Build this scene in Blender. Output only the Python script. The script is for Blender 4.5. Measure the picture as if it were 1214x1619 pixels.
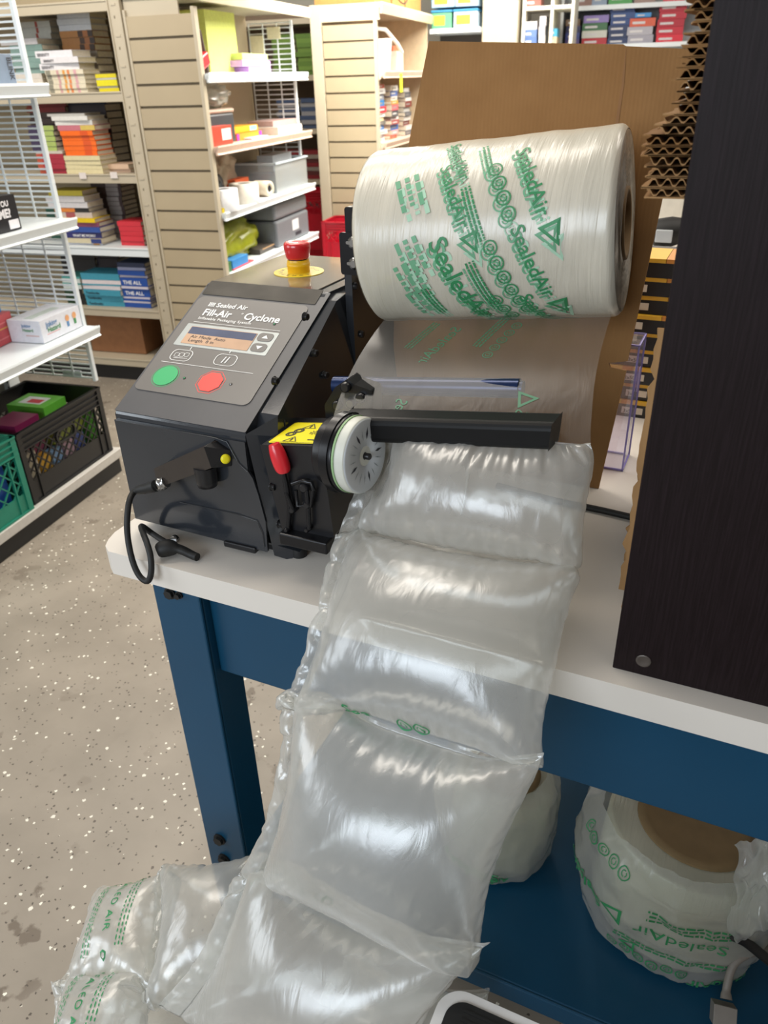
import bpy, math, random
import numpy as np
from mathutils import Vector, Matrix, noise

random.seed(7)
for o in list(bpy.data.objects):
    bpy.data.objects.remove(o)
SC = bpy.context.scene
COL = SC.collection

# ------------------------------------------------------------------ camera
W_, H_, F_ = 1214.0, 1619.0, 1216.0
CX, CY = 607.0, 809.5
EYE = 1.46
_n = np.array([68.0, 2160.0, 1216.0])
ZC = -_n / np.linalg.norm(_n)
_x = np.array([2929.0, 592.0, -1216.0]); _x /= np.linalg.norm(_x)
XC = _x - _x.dot(ZC) * ZC; XC /= np.linalg.norm(XC)
YC = np.cross(ZC, XC)
if YC[2] < 0: YC = -YC
MW = np.array([XC, YC, ZC])            # camera (right, down, forward) -> bench frame
TH = math.radians(8.3)                 # the store's shelving stands turned by this against the bench
cT, sT = math.cos(TH), math.sin(TH)

def S(p):                              # store frame -> world
    return (p[0]*cT - p[1]*sT, p[0]*sT + p[1]*cT, p[2])
def I3(p):
    return tuple(p)
def at(x, y, axis, v, store=False):    # where a sight line meets a plane
    r = MW @ np.array([x-CX, y-CY, F_])
    if store: r = np.array([r[0]*cT + r[1]*sT, -r[0]*sT + r[1]*cT, r[2]])
    o = np.array([0, 0, EYE]); t = (v-o[axis])/r[axis]
    return o + t*r

cam = bpy.data.cameras.new('camera')
co = bpy.data.objects.new('camera', cam); COL.objects.link(co)
right = MW @ np.array([1, 0, 0]); up = MW @ np.array([0, -1, 0]); back = MW @ np.array([0, 0, -1])
mw = Matrix(((right[0], up[0], back[0], 0), (right[1], up[1], back[1], 0), (right[2], up[2], back[2], EYE), (0, 0, 0, 1)))
co.matrix_world = mw
cam.sensor_fit = 'VERTICAL'; cam.sensor_height = 36.0; cam.lens = F_/H_*36.0
cam.clip_start = 0.02; cam.clip_end = 60
cam.dof.use_dof = True; cam.dof.focus_distance = 1.08; cam.dof.aperture_fstop = 8.0
SC.camera = co

# ------------------------------------------------------------------ light
SC.view_settings.view_transform = 'Standard'; SC.view_settings.look = 'None'
SC.view_settings.exposure = 0.0; SC.view_settings.gamma = 1.0
SC.view_settings.use_curve_mapping = False
try:
    SC.cycles.transparent_max_bounces = 32; SC.cycles.max_bounces = 8
except Exception: pass
wd = bpy.data.worlds.new('room_light'); SC.world = wd; wd.use_nodes = True
bg = wd.node_tree.nodes['Background']; bg.inputs[0].default_value = (1.0, 0.93, 0.84, 1); bg.inputs[1].default_value = 0.33

def lamp(name, loc, target, sx, sy, power, color, spread=180):
    l = bpy.data.lights.new(name, 'AREA'); l.shape = 'RECTANGLE'; l.size = sx; l.size_y = sy
    l.energy = power; l.color = color; l.spread = math.radians(spread)
    o = bpy.data.objects.new(name, l); COL.objects.link(o); o.location = loc
    o.rotation_euler = (Vector(target)-Vector(loc)).to_track_quat('-Z', 'Y').to_euler()
    return o
WARM = (1.0, 0.92, 0.81); COOL = (0.80, 0.90, 1.0)
lamp('ceiling_lamp', (-1.15, 1.18, 2.75), (-1.1, 1.1, 0), 1.3, 0.4, 20, WARM)
lamp('ceiling_lamp', (0.5, 1.9, 2.75), (0.3, 1.8, 0), 1.3, 0.35, 16, WARM)
lamp('ceiling_lamp', S((-1.35, 2.4, 2.75)), S((-1.35, 2.4, 0)), 1.3, 0.3, 26, WARM)
lamp('ceiling_lamp', S((-1.35, 4.5, 2.35)), S((-1.9, 4.4, 1.2)), 0.4, 1.4, 95, (1.0, .95, .84))
lamp('ceiling_lamp', S((-0.95, 5.9, 2.45)), S((-1.6, 5.9, 1.2)), 0.4, 1.2, 60, (1.0, .95, .84))
lamp('ceiling_lamp', S((0.4, 5.2, 2.7)), S((0.4, 5.4, 0)), 1.6, 0.4, 40, WARM)
lamp('ceiling_lamp', S((-2.9, 2.6, 2.75)), S((-2.9, 3.4, 0.6)), 1.3, 0.4, 26, WARM)
lamp('window_daylight', (-1.0, -3.0, 2.1), (-0.9, 0.8, 0.9), 2.4, 1.5, 95, COOL)
lamp('window_daylight', (-3.6, -1.2, 1.9), (-0.6, 0.9, 0.8), 1.6, 1.6, 45, (0.85, 0.93, 1.0))

# ------------------------------------------------------------------ materials
_mats = {}
def srgb(c):
    if isinstance(c, str):
        c = c.lstrip('#'); c = [int(c[i:i+2], 16)/255 for i in (0, 2, 4)]
    return tuple(x/12.92 if x <= .04045 else ((x+.055)/1.055)**2.4 for x in c)
def nodes(m):
    m.use_nodes = True; nt = m.node_tree; b = nt.nodes.get('Principled BSDF'); return nt, b
def mat(name, col, rough=.5, metal=0.0, var=.06, vscale=30, bump=0.0, bscale=200, coat=0.0, spec=.5, stretch=None):
    if name in _mats: return _mats[name]
    m = bpy.data.materials.new(name); nt, b = nodes(m); c = srgb(col)
    b.inputs['Roughness'].default_value = rough; b.inputs['Metallic'].default_value = metal
    b.inputs['Coat Weight'].default_value = coat; b.inputs['Coat Roughness'].default_value = .08
    b.inputs['Specular IOR Level'].default_value = spec
    tc = nt.nodes.new('ShaderNodeTexCoord'); src = tc.outputs['Object']
    if stretch:
        mp = nt.nodes.new('ShaderNodeMapping'); mp.inputs['Scale'].default_value = stretch
        nt.links.new(src, mp.inputs[0]); src = mp.outputs[0]
    n = nt.nodes.new('ShaderNodeTexNoise'); n.inputs['Scale'].default_value = vscale; n.inputs['Detail'].default_value = 4
    nt.links.new(src, n.inputs['Vector'])
    r = nt.nodes.new('ShaderNodeValToRGB')
    r.color_ramp.elements[0].position = .3; r.color_ramp.elements[1].position = .7
    r.color_ramp.elements[0].color = (*[x*(1-var) for x in c], 1); r.color_ramp.elements[1].color = (*[min(1, x*(1+var)) for x in c], 1)
    nt.links.new(n.outputs['Fac'], r.inputs[0]); nt.links.new(r.outputs[0], b.inputs['Base Color'])
    if bump:
        n2 = nt.nodes.new('ShaderNodeTexNoise'); n2.inputs['Scale'].default_value = bscale; n2.inputs['Detail'].default_value = 3
        nt.links.new(src, n2.inputs['Vector'])
        bp = nt.nodes.new('ShaderNodeBump'); bp.inputs['Strength'].default_value = bump; bp.inputs['Distance'].default_value = .002
        nt.links.new(n2.outputs['Fac'], bp.inputs['Height']); nt.links.new(bp.outputs[0], b.inputs['Normal'])
    _mats[name] = m; return m
def paint(hexcol, rough=.45):           # small coloured goods
    return mat('paint_'+hexcol.lstrip('#')+'_%d' % int(rough*100), hexcol, rough, var=.05, vscale=60)

def film_mat(name, milk=.16, tint=(.93, .95, .93), rough=.13, gl=.9, wr=.5, spec=.07):
    m = bpy.data.materials.new(name); m.use_nodes = True; nt = m.node_tree; nt.nodes.clear()
    N = nt.nodes.new; L = nt.links.new
    out = N('ShaderNodeOutputMaterial')
    tc = N('ShaderNodeTexCoord'); nz = N('ShaderNodeTexNoise'); nz.inputs['Scale'].default_value = 26; nz.inputs['Detail'].default_value = 5; nz.inputs['Distortion'].default_value = 1.2
    mp = N('ShaderNodeMapping'); mp.inputs['Scale'].default_value = (1.0, .35, .35); L(tc.outputs['Object'], mp.inputs[0]); L(mp.outputs[0], nz.inputs['Vector'])
    bp = N('ShaderNodeBump'); bp.inputs['Strength'].default_value = wr; bp.inputs['Distance'].default_value = .003; L(nz.outputs['Fac'], bp.inputs['Height'])
    tr = N('ShaderNodeBsdfTransparent'); tr.inputs[0].default_value = (*tint, 1)
    df = N('ShaderNodeBsdfDiffuse'); df.inputs[0].default_value = (.84, .83, .80, 1)
    tl = N('ShaderNodeBsdfTranslucent'); tl.inputs[0].default_value = (.84, .83, .80, 1)
    dm = N('ShaderNodeMixShader'); dm.inputs[0].default_value = .45; L(df.outputs[0], dm.inputs[1]); L(tl.outputs[0], dm.inputs[2])
    lw = N('ShaderNodeLayerWeight'); lw.inputs['Blend'].default_value = .35
    mr = N('ShaderNodeMapRange'); mr.inputs['To Min'].default_value = milk; mr.inputs['To Max'].default_value = min(1, milk*2.6); L(lw.outputs['Facing'], mr.inputs['Value'])
    m1 = N('ShaderNodeMixShader'); L(mr.outputs[0], m1.inputs[0]); L(tr.outputs[0], m1.inputs[1]); L(dm.outputs[0], m1.inputs[2])
    g = N('ShaderNodeBsdfGlossy'); g.inputs['Roughness'].default_value = rough; g.inputs[0].default_value = (gl, gl, gl, 1); L(bp.outputs[0], g.inputs['Normal'])
    l2 = N('ShaderNodeLayerWeight'); l2.inputs['Blend'].default_value = .5; L(bp.outputs[0], l2.inputs['Normal'])
    pw = N('ShaderNodeMath'); pw.operation = 'POWER'; pw.inputs[1].default_value = 3.0; L(l2.outputs['Facing'], pw.inputs[0])
    fr = N('ShaderNodeMapRange'); fr.inputs['To Min'].default_value = spec; fr.inputs['To Max'].default_value = .75; L(pw.outputs[0], fr.inputs['Value'])
    m2 = N('ShaderNodeMixShader'); L(fr.outputs[0], m2.inputs[0]); L(m1.outputs[0], m2.inputs[1]); L(g.outputs[0], m2.inputs[2])
    L(m2.outputs[0], out.inputs[0]); return m

def floor_mat():
    m = bpy.data.materials.new('speckled_epoxy_floor'); nt, b = nodes(m); N = nt.nodes.new; L = nt.links.new
    tc = N('ShaderNodeTexCoord')
    def noise_(s, d=4):
        n = N('ShaderNodeTexNoise'); n.inputs['Scale'].default_value = s; n.inputs['Detail'].default_value = d; L(tc.outputs['Object'], n.inputs['Vector']); return n
    def ramp(src, p0, p1, c0, c1):
        r = N('ShaderNodeValToRGB'); e = r.color_ramp.elements; e[0].position = p0; e[1].position = p1; e[0].color = (*c0, 1); e[1].color = (*c1, 1); L(src, r.inputs[0]); return r
    def mix(f, a, c):
        x = N('ShaderNodeMix'); x.data_type = 'RGBA'; L(f, x.inputs[0]); L(a, x.inputs[6])
        if isinstance(c, tuple): x.inputs[7].default_value = (*c, 1)
        else: L(c, x.inputs[7])
        return x.outputs[2]
    base = ramp(noise_(5).outputs['Fac'], .3, .7, srgb('#8c8377'), srgb('#9d9386')).outputs[0]
    st = ramp(noise_(14, 6).outputs['Fac'], .60, .64, (0, 0, 0), (1, 1, 1))
    st2 = N('ShaderNodeMath'); st2.operation = 'MULTIPLY'; L(st.outputs[0], st2.inputs[0]); L(ramp(noise_(1.6, 2).outputs['Fac'], .46, .60, (0, 0, 0), (.75, .75, .75)).outputs[0], st2.inputs[1])
    col = mix(st2.outputs[0], base, srgb('#62564a'))
    for sc, cut, th, c in ((62, .965, .28, '#e6e0d2'), (90, .95, .30, '#efe9da'), (110, .86, .28, '#544c44'), (55, .95, .20, '#625850')):
        v = N('ShaderNodeTexVoronoi'); v.inputs['Scale'].default_value = sc
        dn = noise_(220, 1); ad = N('ShaderNodeMix'); ad.data_type = 'VECTOR'; ad.inputs[0].default_value = .006
        L(tc.outputs['Object'], ad.inputs[4]); L(dn.outputs['Color'], ad.inputs[5]); L(ad.outputs[1], v.inputs['Vector'])
        sp = N('ShaderNodeSeparateColor'); L(v.outputs['Color'], sp.inputs[0])
        a = N('ShaderNodeMath'); a.operation = 'GREATER_THAN'; a.inputs[1].default_value = cut; L(sp.outputs[0], a.inputs[0])
        d = N('ShaderNodeMath'); d.operation = 'LESS_THAN'; d.inputs[1].default_value = th; L(v.outputs['Distance'], d.inputs[0])
        q = N('ShaderNodeMath'); q.operation = 'MULTIPLY'; L(a.outputs[0], q.inputs[0]); L(d.outputs[0], q.inputs[1])
        col = mix(q.outputs[0], col, srgb(c))
    L(col, b.inputs['Base Color']); b.inputs['Roughness'].default_value = .42
    bp = N('ShaderNodeBump'); bp.inputs['Strength'].default_value = .12; bp.inputs['Distance'].default_value = .002
    L(noise_(60, 3).outputs['Fac'], bp.inputs['Height']); L(bp.outputs[0], b.inputs['Normal'])
    return m
def wood_mat():
    m = bpy.data.materials.new('dark_brown_woodgrain'); nt, b = nodes(m); N = nt.nodes.new; L = nt.links.new
    tc = N('ShaderNodeTexCoord'); mp = N('ShaderNodeMapping'); mp.inputs['Scale'].default_value = (420, 420, 16); L(tc.outputs['Object'], mp.inputs[0])
    n = N('ShaderNodeTexNoise'); n.inputs['Scale'].default_value = 1; n.inputs['Detail'].default_value = 5; L(mp.outputs[0], n.inputs['Vector'])
    r = N('ShaderNodeValToRGB'); e = r.color_ramp.elements; e[0].position = .4; e[1].position = .75
    e[0].color = (*srgb('#160d0e'), 1); e[1].color = (*srgb('#21171a'), 1)
    L(n.outputs['Fac'], r.inputs[0]); L(r.outputs[0], b.inputs['Base Color']); b.inputs['Roughness'].default_value = .5; b.inputs['Specular IOR Level'].default_value = .16
    bp = N('ShaderNodeBump'); bp.inputs['Strength'].default_value = .25; bp.inputs['Distance'].default_value = .001; L(n.outputs['Fac'], bp.inputs['Height']); L(bp.outputs[0], b.inputs['Normal'])
    return m
def card_mat(name, c0, c1):
    m = bpy.data.materials.new(name); nt, b = nodes(m); N = nt.nodes.new; L = nt.links.new
    tc = N('ShaderNodeTexCoord'); n = N('ShaderNodeTexNoise'); n.inputs['Scale'].default_value = 12; n.inputs['Detail'].default_value = 8; L(tc.outputs['Object'], n.inputs['Vector'])
    r = N('ShaderNodeValToRGB'); e = r.color_ramp.elements; e[0].position = .3; e[1].position = .7; e[0].color = (*srgb(c0), 1); e[1].color = (*srgb(c1), 1)
    L(n.outputs['Fac'], r.inputs[0]); L(r.outputs[0], b.inputs['Base Color']); b.inputs['Roughness'].default_value = .8; b.inputs['Specular IOR Level'].default_value = .2
    wv = N('ShaderNodeTexWave'); wv.bands_direction = 'X'; wv.inputs['Scale'].default_value = 55; wv.inputs['Distortion'].default_value = .3; L(tc.outputs['Object'], wv.inputs['Vector'])
    bp = N('ShaderNodeBump'); bp.inputs['Strength'].default_value = .12; bp.inputs['Distance'].default_value = .0008; L(wv.outputs['Fac'], bp.inputs['Height']); L(bp.outputs[0], b.inputs['Normal'])
    return m
def roll_mat():
    m = bpy.data.materials.new('wound_clear_film'); nt, b = nodes(m); N = nt.nodes.new; L = nt.links.new
    tc = N('ShaderNodeTexCoord'); mp = N('ShaderNodeMapping'); mp.inputs['Rotation'].default_value = (0, .12, .35); mp.inputs['Scale'].default_value = (150, 9, 9); L(tc.outputs['Object'], mp.inputs[0])
    n = N('ShaderNodeTexNoise'); n.inputs['Scale'].default_value = 1; n.inputs['Detail'].default_value = 4; n.inputs['Distortion'].default_value = .8; L(mp.outputs[0], n.inputs['Vector'])
    mp2 = N('ShaderNodeMapping'); mp2.inputs['Rotation'].default_value = (.9, .0, 1.0); mp2.inputs['Scale'].default_value = (70, 6, 6); L(tc.outputs['Object'], mp2.inputs[0])
    n3 = N('ShaderNodeTexNoise'); n3.inputs['Scale'].default_value = 1; n3.inputs['Detail'].default_value = 3; L(mp2.outputs[0], n3.inputs['Vector'])
    ad = N('ShaderNodeMath'); ad.operation = 'ADD'; L(n.outputs['Fac'], ad.inputs[0]); L(n3.outputs['Fac'], ad.inputs[1])
    bp = N('ShaderNodeBump'); bp.inputs['Strength'].default_value = .75; bp.inputs['Distance'].default_value = .0012; L(ad.outputs[0], bp.inputs['Height']); L(bp.outputs[0], b.inputs['Normal'])
    n2 = N('ShaderNodeTexNoise'); n2.inputs['Scale'].default_value = 9; L(tc.outputs['Object'], n2.inputs['Vector'])
    r = N('ShaderNodeValToRGB'); e = r.color_ramp.elements; e[0].position = .3; e[1].position = .7; e[0].color = (*srgb('#bcb7a8'), 1); e[1].color = (*srgb('#d2cab9'), 1)
    L(n2.outputs['Fac'], r.inputs[0]); L(r.outputs[0], b.inputs['Base Color'])
    b.inputs['Roughness'].default_value = .28; b.inputs['Specular IOR Level'].default_value = .7
    b.inputs['Subsurface Weight'].default_value = .25; b.inputs['Subsurface Radius'].default_value = (.02, .02, .018); b.inputs['Subsurface Scale'].default_value = .5
    return m

M_floor = floor_mat(); M_wood = wood_mat()
M_card = card_mat('brown_corrugated_board', '#86613a', '#936d44'); M_card2 = card_mat('light_corrugated_board', '#94714a', '#a88258')
M_film = film_mat('inflated_clear_film', .27, (.93, .94, .92), rough=.27, wr=.6, spec=.10)
M_web = film_mat('flat_clear_film', .075, (.95, .93, .90), .32, .7, .4, .02)
M_bag = film_mat('thin_plastic_bag', .24, (.82, .89, .85), .2, .8, .6)
M_acr = film_mat('clear_acrylic', .04, (.95, .94, .99), .04, .9, 0)
M_roll = roll_mat()
M_green = mat('green_film_print', '#2f8553', .5, var=.1)
M_green2 = mat('pale_green_film_print', '#a9cdb2', .5, var=.1)
M_green3 = mat('mid_green_film_print', '#69a47f', .5, var=.1)
M_lam = mat('white_laminate', '#d9d2c9', .38, var=.02, vscale=4, bump=.05, bscale=500)
M_lamedge = mat('white_laminate_edge', '#e8e3da', .4, var=.02)
M_blue = mat('blue_painted_steel', '#0a405d', .36, var=.05, vscale=6, bump=.04, bscale=300, spec=.4)
M_char = mat('charcoal_painted_steel', '#2b2e33', .15, var=.05, vscale=8, bump=.03, bscale=500, coat=.5)
M_charm = mat('charcoal_matte_band', '#47474a', .45, var=.08, vscale=15)
M_panel = mat('grey_control_foil', '#6c6864', .35, var=.02)
M_black = mat('black_plastic', '#17171a', .32, var=.1)
M_blackm = mat('black_metal', '#1a1a1d', .28, .35, var=.1)
M_rub = mat('black_rubber', '#141414', .6, var=.1)
M_white = mat('white_ink', '#eeeeec', .5, var=.01)
M_greyw = mat('pale_grey_plastic', '#bcc0c3', .4, var=.02)
M_chrome = mat('bright_steel', '#b8b8b8', .2, 1.0, var=.03)
M_yel = mat('yellow_label', '#f2e318', .4, var=.02)
M_yel2 = mat('amber_plastic', '#e0ae1c', .35, var=.03)
M_red = mat('red_plastic', '#d8232f', .32, var=.03, coat=.3)
M_mushr = mat('red_button_plastic', '#c01c22', .25, var=.03, coat=.4)
M_grn = mat('green_button', '#2fa866', .4, var=.02)
M_lcd = mat('display_glass_lit', '#c9a68a', .2, var=.1, vscale=20)
M_lcd2 = mat('display_glass_dark', '#5f6478', .15, var=.1)
M_beige = mat('beige_painted_steel', '#aa9b80', .42, var=.03, vscale=5)
M_beige2 = mat('beige_upright_steel', '#b7ac97', .42, var=.03, vscale=5)
M_shadowgap = mat('recess_shade', '#6e6350', .7)  # shade inside slat grooves and post holes, put in as a darker colour
M_wsteel = mat('white_painted_steel', '#dfe6ea', .35, var=.02, vscale=5)
M_kick = mat('black_kick_plate', '#121214', .45)
M_page = mat('book_pages', '#d8cfbb', .8, var=.08, vscale=120)
M_ink = mat('black_ink', '#20202a', .5)
M_crate = mat('black_crate_plastic', '#141416', .4, var=.08)
M_crateg = mat('green_crate_plastic', '#1d7e68', .4, var=.06)
M_crater = mat('red_crate_plastic', '#b3152a', .38, var=.06)
M_wall = mat('off_white_wall', '#cfcabd', .8, var=.03, vscale=3, bump=.1, bscale=90)
M_core = mat('cardboard_core', '#8d7351', .8, var=.1)

# ------------------------------------------------------------------ mesh builder
class MB:
    def __init__(s, f=I3): s.v = []; s.f = []; s.m = []; s.s = []; s.F = f
    def add(s, vs, fs, mi=0, sm=False):
        b = len(s.v); s.v += [s.F(p) for p in vs]
        for f in fs: s.f.append([b+i for i in f]); s.m.append(mi); s.s.append(sm)
    def box(s, lo, hi, mi=0):
        x0, y0, z0 = lo; x1, y1, z1 = hi
        s.add([(x0,y0,z0),(x1,y0,z0),(x1,y1,z0),(x0,y1,z0),(x0,y0,z1),(x1,y0,z1),(x1,y1,z1),(x0,y1,z1)],
              [(0,3,2,1),(4,5,6,7),(0,1,5,4),(1,2,6,5),(2,3,7,6),(3,0,4,7)], mi)
    def obox(s, c, sz, rz=0, mi=0, rx=0, ry=0):
        R = Matrix.Rotation(rz, 3, 'Z') @ Matrix.Rotation(ry, 3, 'Y') @ Matrix.Rotation(rx, 3, 'X')
        q = []
        for z in (-.5, .5):
            for x, y in ((-.5,-.5),(.5,-.5),(.5,.5),(-.5,.5)):
                p = R @ Vector((x*sz[0], y*sz[1], z*sz[2])); q.append((c[0]+p.x, c[1]+p.y, c[2]+p.z))
        s.add(q, [(0,3,2,1),(4,5,6,7),(0,1,5,4),(1,2,6,5),(2,3,7,6),(3,0,4,7)], mi)
    def loft(s, rings, mi=0, sm=True, caps=True, closed=True):
        n = len(rings[0]); vs = [p for r in rings for p in r]; fs = []
        for i in range(len(rings)-1):
            for j in range(n if closed else n-1):
                k = (j+1) % n; fs.append((i*n+j, i*n+k, (i+1)*n+k, (i+1)*n+j))
        s.add(vs, fs, mi, sm)
        if caps and closed:
            s.add(rings[0], [tuple(range(n))[::-1]], mi, False); s.add(rings[-1], [tuple(range(n))], mi, False)
    def prism(s, poly, o, u, v, w, h, mi=0, sm=False):   # poly in the (u,v) plane, extruded along w by h
        o, u, v, w = map(Vector, (o, u, v, w))
        a = [tuple(o+u*p[0]+v*p[1]) for p in poly]; b = [tuple(o+u*p[0]+v*p[1]+w*h) for p in poly]
        s.loft([a, b], mi, sm)
    def ringpts(s, c, d, r, n, ph=0):
        d = Vector(d).normalized(); a = d.orthogonal().normalized()
        if abs(d.x) > .9: a = (Vector((0,0,1)) - d*d.z).normalized()
        b = d.cross(a)
        return [tuple(Vector(c)+a*(r*math.cos(ph+2*math.pi*i/n))+b*(r*math.sin(ph+2*math.pi*i/n))) for i in range(n)]
    def cyl(s, p0, p1, r, r1=None, n=28, mi=0, sm=True, caps=True):
        d = Vector(p1)-Vector(p0); r1 = r if r1 is None else r1
        s.loft([s.ringpts(p0, d, r, n), s.ringpts(p1, d, r1, n)], mi, sm, caps)
    def lathe(s, o, d, prof, n=40, mi=0, caps=True):      # prof: (distance along d, radius)
        d = Vector(d).normalized(); o = Vector(o)
        s.loft([s.ringpts(o+d*a, d, max(r, 1e-5), n) for a, r in prof], mi, True, caps)
    def tube(s, pts, r, n=10, mi=0):
        P = [Vector(p) for p in pts]; rings = []; a = None
        for i, p in enumerate(P):
            t = (P[min(i+1, len(P)-1)]-P[max(i-1, 0)]).normalized()
            a = t.orthogonal().normalized() if a is None else (a-t*a.dot(t)).normalized()
            b = t.cross(a); rr = r[i] if isinstance(r, (list, tuple)) else r
            rings.append([tuple(p+a*rr*math.cos(2*math.pi*k/n)+b*rr*math.sin(2*math.pi*k/n)) for k in range(n)])
        s.loft(rings, mi)
    def grid(s, fn, nu, nv, mi=0, sm=True):
        vs = [fn(i/nu, j/nv) for j in range(nv+1) for i in range(nu+1)]
        fs = [(j*(nu+1)+i, j*(nu+1)+i+1, (j+1)*(nu+1)+i+1, (j+1)*(nu+1)+i) for j in range(nv) for i in range(nu)]
        s.add(vs, fs, mi, sm)
    def text(s, txt, size, fn, mi=0, bold=0.0, align='LEFT', sx=1.0, spacing=1.0):
        vs, fs = glyphs(txt, bold, align, spacing)
        s.add([fn(p[0]*size*sx, p[1]*size) for p in vs], fs, mi, False)
    def build(s, name, mats, parent=None, bevel=0.0, seg=2, sub=0, label=None, cat=None, group=None, kind=None, org=None, solid=0):
        me = bpy.data.meshes.new(name)
        v = np.array(s.v, float)
        if parent is not None: base = ABS[parent.name]
        elif org is not None: base = np.array(org, float)
        else: base = np.array(((v[:,0].min()+v[:,0].max())/2, (v[:,1].min()+v[:,1].max())/2, v[:,2].min()))
        me.from_pydata((v-base).tolist(), [], s.f)
        for m in (mats if isinstance(mats, (list, tuple)) else [mats]): me.materials.append(m)
        me.polygons.foreach_set('material_index', s.m); me.polygons.foreach_set('use_smooth', s.s); me.update()
        o = bpy.data.objects.new(name, me); COL.objects.link(o); ABS[o.name] = base
        if parent is None: o.location = base
        else: o.parent = parent
        if bevel:
            b = o.modifiers.new('bevel', 'BEVEL'); b.width = bevel; b.segments = seg; b.limit_method = 'ANGLE'; b.angle_limit = math.radians(35)
        if sub:
            q = o.modifiers.new('sub', 'SUBSURF'); q.levels = sub; q.render_levels = sub
        if solid:
            q = o.modifiers.new('solid', 'SOLIDIFY'); q.thickness = solid
        tag(o, label, cat, group, kind)
        return o
ABS = {}
def tag(o, label=None, cat=None, group=None, kind=None):
    if label: o['label'] = label
    if cat: o['category'] = cat
    if group: o['group'] = group
    if kind: o['kind'] = kind
def thing(name, loc, label, cat, group=None):
    o = bpy.data.objects.new(name, None); COL.objects.link(o); o.location = loc
    o.empty_display_size = .05; ABS[o.name] = np.array(loc, float); tag(o, label, cat, group); return o
_gl = {}
def glyphs(txt, bold, align, spacing=1.0):
    k = (txt, bold, align, spacing)
    if k not in _gl:
        c = bpy.data.curves.new('t', 'FONT'); c.body = txt; c.size = 1; c.align_x = align; c.offset = bold; c.resolution_u = 3; c.space_character = spacing
        o = bpy.data.objects.new('t', c); COL.objects.link(o)
        dg = bpy.context.evaluated_depsgraph_get(); me = bpy.data.meshes.new_from_object(o.evaluated_get(dg))
        _gl[k] = ([tuple(v.co) for v in me.vertices], [tuple(p.vertices) for p in me.polygons])
        bpy.data.objects.remove(o); bpy.data.curves.remove(c); bpy.data.meshes.remove(me)
    return _gl[k]
def plane_fn(o, u, v, lift=0.0, w=None):
    o, u, v = Vector(o), Vector(u).normalized(), Vector(v).normalized()
    w = u.cross(v) if w is None else Vector(w)
    return lambda x, y: tuple(o+u*x+v*y+w*lift)
def rrect(x0, y0, x1, y1, r, n=5):
    out = []
    for cx, cy, a in ((x1-r, y0+r, -90), (x1-r, y1-r, 0), (x0+r, y1-r, 90), (x0+r, y0+r, 180)):
        for i in range(n+1):
            t = math.radians(a+90*i/n); out.append((cx+r*math.cos(t), cy+r*math.sin(t)))
    return out

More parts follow.
